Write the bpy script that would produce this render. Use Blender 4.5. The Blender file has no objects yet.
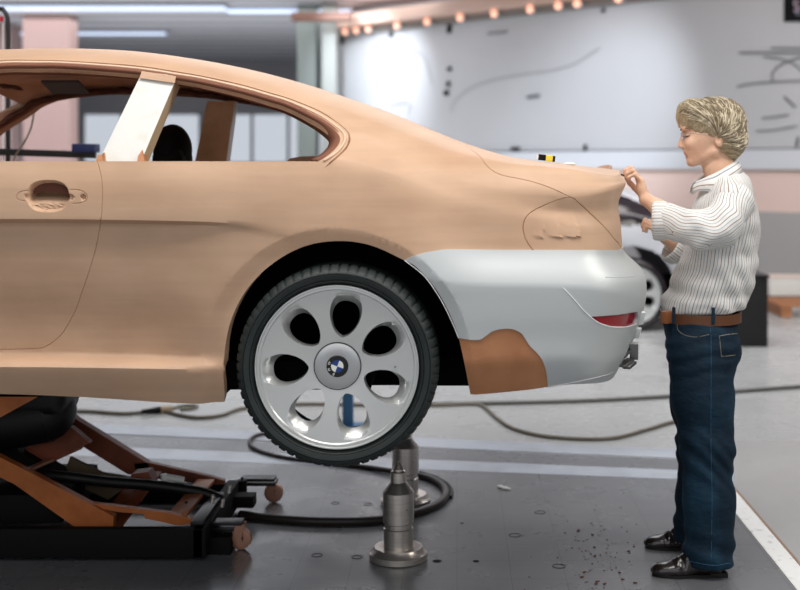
import bpy, bmesh, math, random
import numpy as np
from mathutils import Vector, Matrix
from mathutils.geometry import delaunay_2d_cdt
SC = bpy.context.scene
COL = SC.collection
PI = math.pi
# ------------------------------------------------------------ camera, world, lights, exposure
EYE = 1.52; F = 1200.0; VX = 457.0; VY = 165.0
cam_d = bpy.data.cameras.new('camera'); cam = bpy.data.objects.new('camera', cam_d); COL.objects.link(cam)
cam.location = (0, 0, EYE); cam.rotation_euler = (PI/2, 0, 0)
cam_d.sensor_width = 36; cam_d.lens = 36*F/800
cam_d.shift_x = (400-VX)/800; cam_d.shift_y = -(295-VY)/800
cam_d.dof.use_dof = True; cam_d.dof.focus_distance = 4.25; cam_d.dof.aperture_fstop = 1.9
cam_d.clip_end = 200
SC.camera = cam
SC.view_settings.view_transform = 'Standard'; SC.view_settings.look = 'None'
SC.view_settings.gamma = 1; SC.view_settings.use_curve_mapping = False
SC.view_settings.exposure = 0.0
w = bpy.data.worlds.new('world'); SC.world = w; w.use_nodes = True
w.node_tree.nodes['Background'].inputs[0].default_value = (0.82, 0.9, 1.0, 1)
w.node_tree.nodes['Background'].inputs[1].default_value = 0.34

def area(name, loc, target, size, power, color=(1, 1, 1), size_y=None, spread=180):
    d = bpy.data.lights.new(name, 'AREA'); d.energy = power; d.color = color
    d.size = size; d.spread = math.radians(spread)
    if size_y: d.shape = 'RECTANGLE'; d.size_y = size_y
    o = bpy.data.objects.new(name, d); COL.objects.link(o); o.location = loc
    o.rotation_euler = (Vector(target)-Vector(loc)).to_track_quat('-Z', 'Y').to_euler()
    return o
def spot(name, loc, target, power, angle, color=(1, 1, 1), blend=1.0, r=.1):
    d = bpy.data.lights.new(name, 'SPOT'); d.energy = power; d.color = color
    d.spot_size = math.radians(angle); d.spot_blend = blend; d.shadow_soft_size = r
    o = bpy.data.objects.new(name, d); COL.objects.link(o); o.location = loc
    o.rotation_euler = (Vector(target)-Vector(loc)).to_track_quat('-Z', 'Y').to_euler()
    return o
area('studio_light_over_car', (-.6, 3.3, 4.1), (-.6, 4.3, 0), 4.6, 135, (1, .97, .93), 1.2)
area('studio_light_in_front', (.2, .6, 4.1), (-.1, 4.6, .8), 5.0, 58, (1, .97, .94), 1.6)
area('fill_light_behind_camera', (-.6, -1.6, 2.0), (-.6, 4.6, 1.2), 6.0, 38, (1, .96, .93), 2.2)  # added frontal fill, brightens the car interior and roof underside
area('studio_light_behind', (.5, 9.0, 4.1), (.5, 9.0, 0), 7.0, 225, (.97, .98, 1.0), 3.0)
area('studio_light_far', (-4, 20.0, 4.1), (-4, 20.0, 0), 12.0, 330, (.95, .97, 1.0), 4.0)
area('fill_light_back_right', (3.4, 10.6, 4.1), (4.2, 12.6, .8), 4.0, 190, (1, .93, .89), 2.0)  # added wall-wash fill for the dim lower wall at right
area('fill_light_up_far', (-5, 19.0, .6), (-5, 19.0, 4), 14.0, 420, (.95, .97, 1.0), 9.0)  # added unseen fill facing up, brightens the far ceiling
area('studio_light_right', (3.3, 3.4, 3.6), (.4, 4.6, 1.1), 1.6, 60, (1, .95, .88), 1.2)
spot('wall_spot_centre', (1.3, 12.6, 4.1), (1.95, 16.2, 2.35), 600, 48, (.86, .92, 1.0))
spot('wall_spot_left', (-2.2, 17.6, 4.1), (-1.3, 19.7, 2.9), 480, 66, (.86, .92, 1.0))

# ------------------------------------------------------------ helpers
def at(px, py, D):
    return Vector(((px-VX)*D/F, D, EYE-(py-VY)*D/F))
def gr(px, py, z=0.0):
    D = (EYE-z)*F/(py-VY); return Vector(((px-VX)*D/F, D, z))
def lin(c):
    return tuple(((v/255)/12.92 if v/255 <= .04045 else ((v/255+.055)/1.055)**2.4) for v in c)
def tag(o, label=None, cat=None, group=None, kind=None):
    if label: o['label'] = label
    if cat: o['category'] = cat
    if group: o['group'] = group
    if kind: o['kind'] = kind
    return o
def empty(name, loc=(0, 0, 0), rz=0):
    o = bpy.data.objects.new(name, None); COL.objects.link(o); o.location = loc
    o.rotation_euler = (0, 0, rz); o.empty_display_size = .1
    return o
def thing(name, label, cat, loc=(0, 0, 0), group=None):
    return tag(empty(name, loc), label, cat, group)
def link(name, me, mat=None, parent=None, smooth=None):
    o = bpy.data.objects.new(name, me); COL.objects.link(o)
    if mat is not None:
        for m in (mat if isinstance(mat, (list, tuple)) else [mat]): me.materials.append(m)
    if smooth is not None and len(me.polygons):
        me.polygons.foreach_set('use_smooth', [True]*len(me.polygons))
        if smooth < 180: me.set_sharp_from_angle(angle=math.radians(smooth))
    if parent is not None:
        o.parent = parent
        o.matrix_parent_inverse = Matrix.Translation(-Vector(parent_world(parent)))
    return o
def parent_world(p):
    return p.location.copy() if p.parent is None else Vector((0, 0, 0))
class MB:
    def __init__(s): s.bm = bmesh.new()
    def _m(s, verts, M):
        bmesh.ops.transform(s.bm, matrix=M, verts=verts)
    def box(s, c, size, rot=None, bevel=0):
        r = bmesh.ops.create_cube(s.bm, size=1)
        M = Matrix.Translation(c) @ (rot.to_4x4() if rot else Matrix.Identity(4)) @ Matrix.Diagonal((*size, 1))
        s._m(r['verts'], M)
        if bevel:
            es = list({e for v in r['verts'] for e in v.link_edges})
            bmesh.ops.bevel(s.bm, geom=es, offset=bevel, segments=2, affect='EDGES', profile=.6)
        return s
    def cyl(s, a, b, r1, r2=None, n=20, caps=True):
        a = Vector(a); b = Vector(b); r2 = r1 if r2 is None else r2
        d = b-a; q = d.to_track_quat('Z', 'Y').to_matrix().to_4x4()
        r = bmesh.ops.create_cone(s.bm, segments=n, radius1=r1, radius2=r2, depth=d.length, cap_ends=caps)
        s._m(r['verts'], Matrix.Translation((a+b)/2) @ q); return s
    def sph(s, c, r, sc=(1, 1, 1), n=16):
        q = bmesh.ops.create_uvsphere(s.bm, u_segments=n, v_segments=max(6, n//2), radius=r)
        s._m(q['verts'], Matrix.Translation(c) @ Matrix.Diagonal((*sc, 1))); return s
    def bar(s, a, b, wy, h, up=(0, 0, 1), bevel=.002):
        a = Vector(a); b = Vector(b); x = (b-a).normalized(); y = Vector(up).cross(x).normalized(); z = x.cross(y)
        R = Matrix((x, y, z)).transposed()
        return s.box((a+b)/2, ((b-a).length, wy, h), R, bevel)
    def lathe(s, prof, o=(0, 0, 0), axis='Z', n=48, mod=None):
        o = Vector(o); rings = []
        for i, (r, h) in enumerate(prof):
            ring = []
            for k in range(n):
                a = 2*PI*k/n; rr = r if mod is None else mod(i, k, r)
                if axis == 'Z': p = Vector((rr*math.cos(a), rr*math.sin(a), h))
                else: p = Vector((rr*math.cos(a), h, rr*math.sin(a)))
                ring.append(s.bm.verts.new(o+p))
            rings.append(ring)
        for A, B in zip(rings, rings[1:]):
            for k in range(n):
                f = [A[k], A[(k+1) % n], B[(k+1) % n], B[k]]
                s.bm.faces.new(f if axis == 'Z' else f[::-1])
        return s
    def cap(s, prof_r, h, o, axis='Z', n=48): return s
    def prism(s, poly, d, close=True):
        """poly: list of Vector; extruded by vector d"""
        A = [s.bm.verts.new(p) for p in poly]; B = [s.bm.verts.new(Vector(p)+Vector(d)) for p in poly]
        s.bm.faces.new(A); s.bm.faces.new(B[::-1]); n = len(A)
        for k in range(n): s.bm.faces.new([A[k], B[k], B[(k+1) % n], A[(k+1) % n]])
        return s
    def tube(s, pts, r, n=8, taper=None, flat=1.0, caps=True):
        pts = [Vector(p) for p in pts]; rings = []; ref = None
        for i, p in enumerate(pts):
            t = (pts[min(i+1, len(pts)-1)]-pts[max(i-1, 0)]).normalized()
            if ref is None:
                ref = Vector((0, 0, 1)) if abs(t.z) < .9 else Vector((1, 0, 0))
            x = ref.cross(t).normalized(); y = t.cross(x).normalized(); ref = y
            rr = r if taper is None else r*taper(i/(len(pts)-1))
            rings.append([s.bm.verts.new(p+rr*(math.cos(2*PI*k/n)*x+flat*math.sin(2*PI*k/n)*y)) for k in range(n)])
        for A, B in zip(rings, rings[1:]):
            for k in range(n): s.bm.faces.new([A[k], A[(k+1) % n], B[(k+1) % n], B[k]])
        if caps: s.bm.faces.new(rings[0][::-1]); s.bm.faces.new(rings[-1])
        return s
    def build(s, name, mat, parent=None, smooth=35):
        bmesh.ops.recalc_face_normals(s.bm, faces=s.bm.faces)
        me = bpy.data.meshes.new(name); s.bm.to_mesh(me); s.bm.free()
        return link(name, me, mat, parent, smooth)
def spline(pts, n=8):
    P = [Vector(p) for p in pts]; out = []
    for i in range(len(P)-1):
        a = P[max(i-1, 0)]; b = P[i]; c = P[i+1]; d = P[min(i+2, len(P)-1)]
        for k in range(n):
            t = k/n
            out.append(.5*((2*b)+(c-a)*t+(2*a-5*b+4*c-d)*t*t+(3*b-a-3*c+d)*t**3))
    out.append(P[-1]); return out
def mark_rim(me):
    bm = bmesh.new(); bm.from_mesh(me)
    for e in bm.edges:
        if len(e.link_faces) < 2: e.smooth = False
    bm.to_mesh(me); bm.free()
def mesh_np(name, V, Fc):
    me = bpy.data.meshes.new(name); me.from_pydata([tuple(v) for v in V], [], [tuple(int(i) for i in f) for f in Fc]); me.update()
    return me
# ------------------------------------------------------------ materials
def mat(name, col, rough=.5, metal=0, noise=None, bump=None, emit=None, spec=.5, coat=0, trans=0, streak=None):
    m = bpy.data.materials.new(name); m.use_nodes = True; nt = m.node_tree; N = nt.nodes; L = nt.links
    b = N['Principled BSDF']; c = (*lin(col), 1) if max(col) > 1 else (*col, 1)
    b.inputs['Base Color'].default_value = c; b.inputs['Roughness'].default_value = rough
    b.inputs['Metallic'].default_value = metal; b.inputs['Specular IOR Level'].default_value = spec
    if coat: b.inputs['Coat Weight'].default_value = coat; b.inputs['Coat Roughness'].default_value = .08
    if trans: b.inputs['Transmission Weight'].default_value = trans
    tc = N.new('ShaderNodeTexCoord')
    if noise:   # (scale, second colour, lo, hi, stretch)
        sc, c2, lo, hi = noise[:4]
        mp = N.new('ShaderNodeMapping'); mp.inputs['Scale'].default_value = noise[4] if len(noise) > 4 else (1, 1, 1)
        L.new(tc.outputs['Object'], mp.inputs[0])
        nz = N.new('ShaderNodeTexNoise'); nz.inputs['Scale'].default_value = sc; nz.inputs['Detail'].default_value = 5
        L.new(mp.outputs[0], nz.inputs['Vector'])
        r = N.new('ShaderNodeValToRGB'); r.color_ramp.elements[0].position = lo; r.color_ramp.elements[1].position = hi
        r.color_ramp.elements[0].color = c; r.color_ramp.elements[1].color = (*lin(c2), 1)
        L.new(nz.outputs['Fac'], r.inputs[0]); L.new(r.outputs[0], b.inputs['Base Color'])
    if bump:    # (scale, strength, dist)
        nb = N.new('ShaderNodeTexNoise'); nb.inputs['Scale'].default_value = bump[0]; nb.inputs['Detail'].default_value = 4
        mp = N.new('ShaderNodeMapping'); mp.inputs['Scale'].default_value = bump[3] if len(bump) > 3 else (1, 1, 1)
        L.new(tc.outputs['Object'], mp.inputs[0]); L.new(mp.outputs[0], nb.inputs['Vector'])
        bp = N.new('ShaderNodeBump'); bp.inputs['Strength'].default_value = bump[1]; bp.inputs['Distance'].default_value = bump[2]
        L.new(nb.outputs['Fac'], bp.inputs['Height']); L.new(bp.outputs[0], b.inputs['Normal'])
    if emit:
        b.inputs['Emission Color'].default_value = (*lin(emit[0]), 1); b.inputs['Emission Strength'].default_value = emit[1]
    return m
M = {}
M['clay'] = mat('brown_modelling_clay', (203, 169, 141), .5, noise=(3.0, (191, 155, 127), .35, .75, (1, 1, 2.2)), bump=(60, .06, .004, (.35, 1, 1)), spec=.35)
nt = M['clay'].node_tree; N = nt.nodes; L = nt.links; b_ = N['Principled BSDF']
tc_ = N.new('ShaderNodeTexCoord'); src_ = b_.inputs['Base Color'].links[0].from_socket
for sc_, lo_, st_ in (((1.2, 1, 22), .955, 1.5), ((1, 1, 1), .95, 5)):
    mp_ = N.new('ShaderNodeMapping'); mp_.inputs['Scale'].default_value = sc_; nz_ = N.new('ShaderNodeTexNoise'); nz_.inputs['Scale'].default_value = st_; nz_.inputs['Detail'].default_value = 6
    mr_ = N.new('ShaderNodeMapRange'); mr_.inputs[1].default_value = .35; mr_.inputs[2].default_value = .65; mr_.inputs[3].default_value = lo_; mr_.inputs[4].default_value = 1.03
    mx_ = N.new('ShaderNodeMix'); mx_.data_type = 'RGBA'; mx_.blend_type = 'MULTIPLY'; mx_.inputs[0].default_value = 1
    L.new(tc_.outputs['Object'], mp_.inputs[0]); L.new(mp_.outputs[0], nz_.inputs['Vector']); L.new(nz_.outputs['Fac'], mr_.inputs[0])
    L.new(src_, mx_.inputs[6]); L.new(mr_.outputs[0], mx_.inputs[7]); src_ = mx_.outputs[2]
L.new(src_, b_.inputs['Base Color'])
M['clay_patch'] = mat('bare_clay_patch', (186, 132, 94), .6, noise=(9.0, (170, 116, 80), .3, .7), bump=(45, .15, .004), spec=.3)
M['clay_raw'] = mat('rough_clay_inside', (196, 156, 130), .85, noise=(7.0, (170, 128, 104), .35, .7), bump=(25, .5, .01))
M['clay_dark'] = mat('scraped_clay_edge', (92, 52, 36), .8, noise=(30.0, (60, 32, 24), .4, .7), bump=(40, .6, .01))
M['strip'] = mat('pale_clay_strip', (222, 190, 164), .55)
M['silver'] = mat('silver_film', (200, 205, 206), .5, .4, spec=.5, coat=.0)
M['silver_edge'] = mat('film_edge', (225, 228, 228), .4)
M['red_lens'] = mat('red_reflector_lens', (150, 20, 30), .15, coat=.6)
M['black'] = mat('matte_black', (14, 14, 15), .7, spec=.2)
M['black_gloss'] = mat('black_enamel', (15, 16, 18), .35)
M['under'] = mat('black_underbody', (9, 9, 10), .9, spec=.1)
M['tyre'] = mat('tyre_rubber', (30, 38, 38), .55, noise=(12, (40, 47, 46), .4, .7), spec=.45)
M['rim'] = mat('silver_wheel_paint', (214, 216, 215), .28, .6, coat=.3)
M['rim_cap'] = mat('brushed_hub_cap', (195, 197, 198), .28, .8)
M['rim_dark'] = mat('dark_wheel_barrel', (30, 31, 33), .5, .3)
M['blue'] = mat('emblem_blue', (28, 62, 130), .3); M['white'] = mat('white_enamel', (235, 235, 232), .35)
M['steel'] = mat('turned_steel', (222, 214, 206), .30, .85, noise=(40, (205, 197, 189), .4, .7, (.2, .2, 6)))
M['foam'] = mat('white_paint_and_lit_side', (226, 226, 222), .7, noise=(14, (216, 214, 204), .55, .8), bump=(30, .2, .004))
M['foam_side'] = mat('beige_block_side', (205, 184, 150), .7)
M['orange'] = mat('orange_painted_steel', (198, 114, 58), .45, noise=(9, (168, 92, 44), .45, .75), spec=.4)
M['orange_dark'] = mat('shaded_orange_steel', (140, 70, 40), .5, noise=(9, (104, 50, 30), .45, .75))  # darker orange: shade on the far and inner lift parts put into the colour
M['rubber'] = mat('black_rubber', (18, 17, 18), .5)
M['hose'] = mat('dark_rubber_hose', (52, 42, 40), .45)
M['cable'] = mat('grey_cable', (110, 104, 92), .6)
M['caster'] = mat('copper_coloured_caster', (186, 138, 116), .35, .5)
M['skin'] = mat('skin', (227, 186, 158), .5, noise=(30, (216, 168, 140), .4, .75), bump=(180, .06, .001), spec=.35)
M['lip'] = mat('lips', (200, 140, 122), .45)
M['shoe'] = mat('polished_dark_leather', (34, 27, 25), .22, bump=(14, .3, .006), coat=.4)
M['sole'] = mat('shoe_sole', (18, 16, 15), .6)
M['belt'] = mat('brown_leather_belt', (98, 60, 34), .5, bump=(60, .2, .002))
M['buckle'] = mat('brown_covered_buckle', (150, 92, 56), .4)
M['wire'] = mat('grey_metal', (150, 150, 150), .3, 1)
# ------------------------------------------------------------ setting
def plane_mesh(name, pts, m, parent=None, thick=(0, 0, -.02), kind='structure'):
    mb = MB(); mb.prism([Vector(p) for p in pts], thick); o = mb.build(name, m, parent, None)
    if parent is None: tag(o, kind=kind)
    return o
def floor_mat(name, c1, c2, rough, grid=None, spec=.5, sc=.7):
    m = mat(name, c1, rough, noise=(sc, c2, .3, .7), bump=(6, .03, .01), spec=spec)
    nt = m.node_tree; N = nt.nodes; L = nt.links; b = N['Principled BSDF']
    nz = N.new('ShaderNodeTexNoise'); nz.inputs['Scale'].default_value = 3; nz.inputs['Detail'].default_value = 8
    mr = N.new('ShaderNodeMapRange'); mr.inputs[1].default_value = .3; mr.inputs[2].default_value = .7
    mr.inputs[3].default_value = rough*.8; mr.inputs[4].default_value = rough*1.35
    tc = N.new('ShaderNodeTexCoord'); L.new(tc.outputs['Object'], nz.inputs['Vector'])
    L.new(nz.outputs['Fac'], mr.inputs[0]); L.new(mr.outputs[0], b.inputs['Roughness'])
    if grid:
        br = N.new('ShaderNodeTexBrick'); br.offset = 0; br.inputs['Scale'].default_value = 1
        br.inputs['Brick Width'].default_value = grid; br.inputs['Row Height'].default_value = grid
        br.inputs['Mortar Size'].default_value = .002; br.inputs['Mortar Smooth'].default_value = .3
        br.inputs['Color1'].default_value = (1, 1, 1, 1); br.inputs['Color2'].default_value = (1, 1, 1, 1)
        br.inputs['Mortar'].default_value = (.62, .62, .62, 1)
        L.new(tc.outputs['Object'], br.inputs['Vector'])
        mx = N.new('ShaderNodeMix'); mx.data_type = 'RGBA'; mx.blend_type = 'MULTIPLY'; mx.inputs[0].default_value = 1
        src = b.inputs['Base Color'].links[0].from_socket
        L.new(src, mx.inputs[6]); L.new(br.outputs['Color'], mx.inputs[7]); L.new(mx.outputs[2], b.inputs['Base Color'])
    return m
M['floor'] = floor_mat('pale_grey_floor', (164, 165, 165), (172, 173, 172), .26)
M['plate'] = floor_mat('dark_gridded_steel_plate', (104, 106, 110), (116, 118, 121), .27, grid=.2, sc=1.6)
M['strip_floor'] = mat('bluish_white_floor_rail', (180, 187, 198), .26, noise=(3, (160, 164, 172), .45, .7))
M['tape'] = mat('white_floor_tape', (236, 236, 234), .5, noise=(26, (190, 190, 188), .58, .72))
M['floor_r'] = floor_mat('speckled_grey_floor', (158, 158, 158), (170, 169, 167), .34)
fl = plane_mesh('floor', [(-16, -2, 0), (12, -2, 0), (12, 31, 0), (-16, 31, 0)], M['floor'])
pl = plane_mesh('floor', [(-6, 1.5, .0), (1.213, 1.5, .0), (1.213, 6.17, .0), (-6, 7.5, .0)], M['plate'], thick=(0, 0, .003))
pr = plane_mesh('floor', [(1.31, 1.5, .0), (5, 1.5, .0), (5, 6.6, .0), (1.31, 6.6, .0)], M['floor_r'], thick=(0, 0, .003))
def floor_strip(a, b, c, d, m, name):
    return plane_mesh(name, [gr(*a), gr(*b), gr(*c), gr(*d)], m, thick=(0, 0, .004))
def ext(p0, p1, x):  # y on the line at x
    return p0[1]+(p1[1]-p0[1])*(x-p0[0])/(p1[0]-p0[0])
for k, (y0, y1, w0, w1) in enumerate(((424, 449, 9, 9), (446, 470, 12, 9))):
    A = (78, y0); B = (660, y1)
    xs = (-400, 735)
    floor_strip((xs[0], ext(A, B, xs[0])), (xs[1], ext(A, B, xs[1])), (xs[1], ext(A, B, xs[1])+w1), (xs[0], ext(A, B, xs[0])+w0), M['strip_floor'], 'trim_%d' % (k+1))
plane_mesh('trim_3', [(1.214, 2.5, 0), (1.296, 2.5, 0), (1.296, 5.6, 0), (1.214, 5.6, 0)], M['tape'], thick=(0, 0, .0045))
plane_mesh('trim_4', [(1.298, 2.5, 0), (1.308, 2.5, 0), (1.308, 5.6, 0), (1.298, 5.6, 0)], mat('brown_floor_line', (150, 118, 92), .6), thick=(0, 0, .0045))
for (px, py, r, dark) in ((437, 562, .017, 1), (357, 558, .022, 0), (317, 556, .022, 0), (335, 504, .02, 0), (368, 505, .02, 0), (540, 513, .026, 0), (515, 536, .026, 0), (559, 567, .026, 0), (476, 562, .012, 1), (462, 524, .008, 1)):
    g = gr(px, py); mb = MB()
    if dark: mb.cyl(g+Vector((0, 0, .001)), g+Vector((0, 0, .0042)), r, n=20)
    else:
        mb.lathe([(r*1.0, .003), (r*1.0, .0046), (r*.8, .0046), (r*.8, .0032)], (g.x, g.y, 0), n=28)
    mb.build('socket', M['black'] if dark else mat('worn_socket_ring', (60, 61, 64), .5), pl, 40)

# ceiling with slats
m = mat('slatted_grey_ceiling', (170, 170, 176), .6)
nt = m.node_tree; N = nt.nodes; L = nt.links
tc = N.new('ShaderNodeTexCoord'); wv = N.new('ShaderNodeTexWave'); wv.bands_direction = 'Y'; wv.inputs['Scale'].default_value = .32
wv.inputs['Distortion'].default_value = 0; cr = N.new('ShaderNodeValToRGB')
cr.color_ramp.elements[0].color = (*lin((150, 150, 155)), 1); cr.color_ramp.elements[1].color = (*lin((215, 215, 222)), 1)
L.new(tc.outputs['Object'], wv.inputs[0]); L.new(wv.outputs['Fac'], cr.inputs[0]); L.new(cr.outputs[0], N['Principled BSDF'].inputs['Base Color'])
CZ = 4.2
plane_mesh('ceiling', [(-16, -2, CZ), (12, -2, CZ), (12, 31, CZ), (-16, 31, CZ)], m, thick=(0, 0, .1))
# far wall and side walls
M['far'] = mat('pale_mauve_far_wall', (168, 166, 168), .7, noise=(.5, (150, 150, 156), .35, .7, (1, 1, .3)))
o = MB().box((-2, 31, 2.1), (28, .2, 4.2)).build('wall_back', M['far'], None, None); tag(o, kind='structure')
o = MB().box((-16, 14.5, 2.1), (.2, 33, 4.2)).build('wall_left', M['far'], None, None); tag(o, kind='structure')
o = MB().box((12, 14.5, 2.1), (.2, 33, 4.2)).build('wall_right', M['far'], None, None); tag(o, kind='structure')
M['glow'] = mat('daylit_window', (200, 210, 220), .4, emit=((212, 217, 225), .68))
M['frame_l'] = mat('window_frame_paint', (170, 172, 176), .5)
wn = 0
for (x0, x1) in ((-9.6, -6.6), (-6.2, -3.4)):
    wn += 1
    cx = (x0+x1)/2; wd = x1-x0
    fr = MB()
    for zz in (1.55, 2.85): fr.box((cx, 30.86, zz), (wd+.1, .08, .08))
    for xx in np.linspace(x0, x1, 4): fr.box((xx, 30.86, 2.2), (.08, .08, 1.3))
    f = fr.build('window_%d' % wn, M['frame_l'], None, None); tag(f, kind='structure')
    MB().box((cx, 30.87, 2.2), (wd, .02, 1.3)).build('window_pane', M['glow'], f, None)

# slanted drawing wall at right
def wD(px): return 1/(.0645+(px-690)*.0000449)
def wz(z): return min(4.2, max(0.0, EYE+(z-EYE)*1.148))
def wp(px, z=0, off=0):
    D = wD(px); p = Vector(((px-VX)*D/F, D, wz(z)))
    return p + WN*off
_a = Vector(((340-VX)*wD(340)/F, wD(340), 0)); _b = Vector(((880-VX)*wD(880)/F, wD(880), 0))
WT = (_b-_a).normalized(); WN = Vector((WT.y, -WT.x, 0)).normalized()
if WN.y > 0: WN = -WN
def wall_slab(name, px0, px1, z0, z1, off, th, m, kind='structure', parent=None):
    a = wp(px0, z0, off); b = wp(px1, z0, off)
    mb = MB(); mb.prism([a, b, b+Vector((0, 0, wz(z1)-wz(z0))), a+Vector((0, 0, wz(z1)-wz(z0)))], -WN*th)
    o = mb.build(name, m, parent, None)
    if parent is None and kind: tag(o, kind=kind)
    return o
M['board'] = mat('grey_white_drawing_board', (196, 197, 200), .6, noise=(.8, (190, 191, 194), .3, .7))
M['pinkwall'] = mat('pink_beige_lower_wall', (232, 206, 196), .5)
M['greywall'] = mat('grey_lower_wall', (172, 170, 170), .5)
wall_slab('wall_front', 338, 900, 1.70, 3.42, 0, .12, M['board'])
wall_slab('trim_5', 338, 900, 1.475, 1.685, .06, .18, mat('pale_ledge', (212, 216, 222), .5))
wall_slab('wall_front', 338, 900, 1.02, 1.475, -.02, .1, M['pinkwall'])
wall_slab('wall_front', 338, 900, 0, 1.02, -.02, .1, M['greywall'])
wall_slab('trim_6', 336, 900, 3.42, 3.50, .12, .25, mat('grey_lamp_rail', (128, 124, 120), .5))
wall_slab('trim_7', 352, 900, 3.505, 3.66, .5, .5, mat('pinkish_boxed_beam', (214, 180, 162), .35))
wall_slab('trim_8', 336, 900, 3.50, 3.60, .02, .25, mat('dark_shadow_gap', (96, 92, 90), .6))
plane_mesh('wall_front', [wp(338, 3.6, .05), wp(900, 3.6, .05), wp(900, 4.2, .05), wp(338, 4.2, .05)], mat('upper_wall_grey', (120, 118, 120), .6), thick=-WN*.1)
lampmat = mat('warm_round_lamp', (255, 204, 180), .3, emit=((255, 190, 160), .9))
lamp = None
for i, px in enumerate((355, 366, 378, 407, 437, 470, 504, 540, 568, 587, 628)):
    p = wp(px, 3.46, .2); lb = '%s round warm lamp from the left on the rail above the drawing wall' % ('first second third fourth fifth sixth seventh eighth ninth tenth last'.split()[i])
    if lamp is None:
        lamp = thing('rail_lamp', lb, 'lamp', p, 'round lamps along the wall rail')
        MB().cyl(p-WN*.08, p+WN*.0, .045, .06, 14).build('lamp_housing', M['frame_l'], lamp)
        MB().sph(p+WN*.015, .058, (1, 1, 1), 14).build('bulb', lampmat, lamp)
    else:
        r = lamp.copy(); COL.objects.link(r); r.location = p; r['label'] = lb
        for ch in lamp.children:
            c = ch.copy(); COL.objects.link(c); mi = ch.matrix_parent_inverse.copy(); c.parent = r; c.matrix_parent_inverse = mi
# strip lights on the ceiling
tubem = mat('bluish_tube_light', (220, 232, 255), .3, emit=((200, 216, 245), 1.0))
def strip_light(px0, px1, py, h, label):
    D = (CZ-EYE)*F/(VY-py); x0 = (px0-VX)*D/F; x1 = (px1-VX)*D/F
    t = thing('ceiling_strip_light', label, 'light', ((x0+x1)/2, D, CZ))
    MB().box(((x0+x1)/2, D, CZ-.03), (x1-x0+.1, h+.08, .06)).build('light_housing', M['frame_l'], t, None)
    MB().box(((x0+x1)/2, D, CZ-.075), (x1-x0, h, .03)).build('diffuser', tubem, t, None)
strip_light(-160, 165, 30, .22, 'long thin bluish ceiling light above the front of the clay car roof')
strip_light(-200, 225, 4, .35, 'wide bluish ceiling light at the upper left edge of the picture')
strip_light(228, 352, 7, .35, 'short bluish ceiling light beside the grey columns')
# columns
def column(px0, px1, D, m, n):
    x0 = (px0-VX)*D/F; x1 = (px1-VX)*D/F
    o = MB().box(((x0+x1)/2, D, CZ/2), (x1-x0, .5, CZ), None, .03).build('column', m, None, None)
    return tag(o, n, 'column')
column(27, 74, 21.5, mat('pinkish_column', (182, 152, 146), .6), 'wide pinkish column seen through the front of the car window')
column(-6, 16, 23.0, mat('pinkish_column_pale', (176, 150, 146), .6), 'narrow pinkish column at the left edge behind the black pole')
column(299, 318, 20.2, mat('green_grey_column', (128, 136, 132), .5), 'left of the two grey-green columns rising behind the rear of the car roof')
column(323, 338, 20.0, mat('pale_green_grey_column', (158, 162, 158), .5), 'right of the two grey-green columns, touching the drawing wall')
o = MB().box(at(322, 17, 19.2), (.95, .3, .12)).build('trim_9', mat('brown_bracket', (120, 84, 70), .6), None, None); tag(o, kind='structure')

# marks on the drawing wall
def wpt(px, py, off=.022):
    D = wD(px); p = wp(px, 1, off); p.z = EYE-(py-VY)*D/F; return p
def tape_drawing(name, lines, m, label, cat, r=.012):
    t = thing(name, label, cat, wpt(*lines[0][1][0]))
    for k, (w_, ln) in enumerate(lines):
        pts = spline([wpt(*q) for q in ln], 6)
        MB().tube(pts, w_, 6, flat=1).build('line', m, t, 180)
    return t
dark = mat('dark_tape_line', (84, 86, 92), .7); faint = mat('faint_pencil_line', (160, 161, 164), .8); mid = mat('grey_tape_line', (112, 113, 117), .7)
tape_drawing('tape_drawing', [(.012, [(740, 53), (760, 53), (800, 53), (840, 54)]), (.01, [(772, 48), (800, 48.5), (840, 49)]),
    (.01, [(765, 57), (785, 60), (797, 66), (808, 76)]), (.01, [(774, 82), (773, 74), (780, 66), (796, 59), (812, 56)]),
    (.01, [(738, 87), (750, 84), (775, 82), (800, 81), (840, 80)])], mid, 'curved dark tape car outline taped on the upper right of the drawing wall', 'drawing')
tape_drawing('tape_drawing', [(.012, [(785, 97), (796, 107)])], dark, 'short slanted dark stroke below the curved car outline on the wall', 'drawing')
tape_drawing('tape_drawing', [(.01, [(763, 118), (775, 117), (789, 115)]), (.008, [(757, 131), (775, 130), (797, 126)])], mid, 'pair of short level dark strokes on the wall right of the blond hair', 'drawing')
tape_drawing('tape_drawing', [(.014, [(799, 137), (797, 147)])], dark, 'short upright dark stroke at the far right edge of the wall', 'drawing')
tape_drawing('pencil_drawing', [(.006, [(395, 54), (415, 52), (425, 58), (430, 72), (433, 84)]), (.006, [(392, 105), (405, 103), (411, 106), (408, 114)])], faint, 'faint curved pencil line high on the left of the drawing wall', 'drawing')
tape_drawing('pencil_drawing', [(.006, [(452, 112), (454, 103), (466, 92), (485, 83), (515, 76), (545, 72), (575, 64), (600, 48)])], faint, 'long faint pencil sweep across the middle of the drawing wall', 'drawing')
tape_drawing('pencil_drawing', [(.012, [(489, 34), (500, 33), (508, 32)])], mid, 'short level pencil stroke near the top of the drawing wall', 'drawing')
tape_drawing('pencil_drawing', [(.02, [(528, 97.5), (540, 96)]), ], dark, 'dark level marker stroke on the wall above the car boot', 'drawing')
def magnet(px, py, w_, h_, label, grp=None):
    p = wpt(px, py, .02)
    o = MB().box(p, (w_, .04, h_), Matrix.Rotation(math.atan2(WT.y, WT.x), 3, 'Z'), .008).build('magnet', M['black'], None)
    tag(o, label, 'magnet', grp)
magnet(450, 69, .07, .06, 'topmost of the three small black magnets one below another on the wall')
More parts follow.
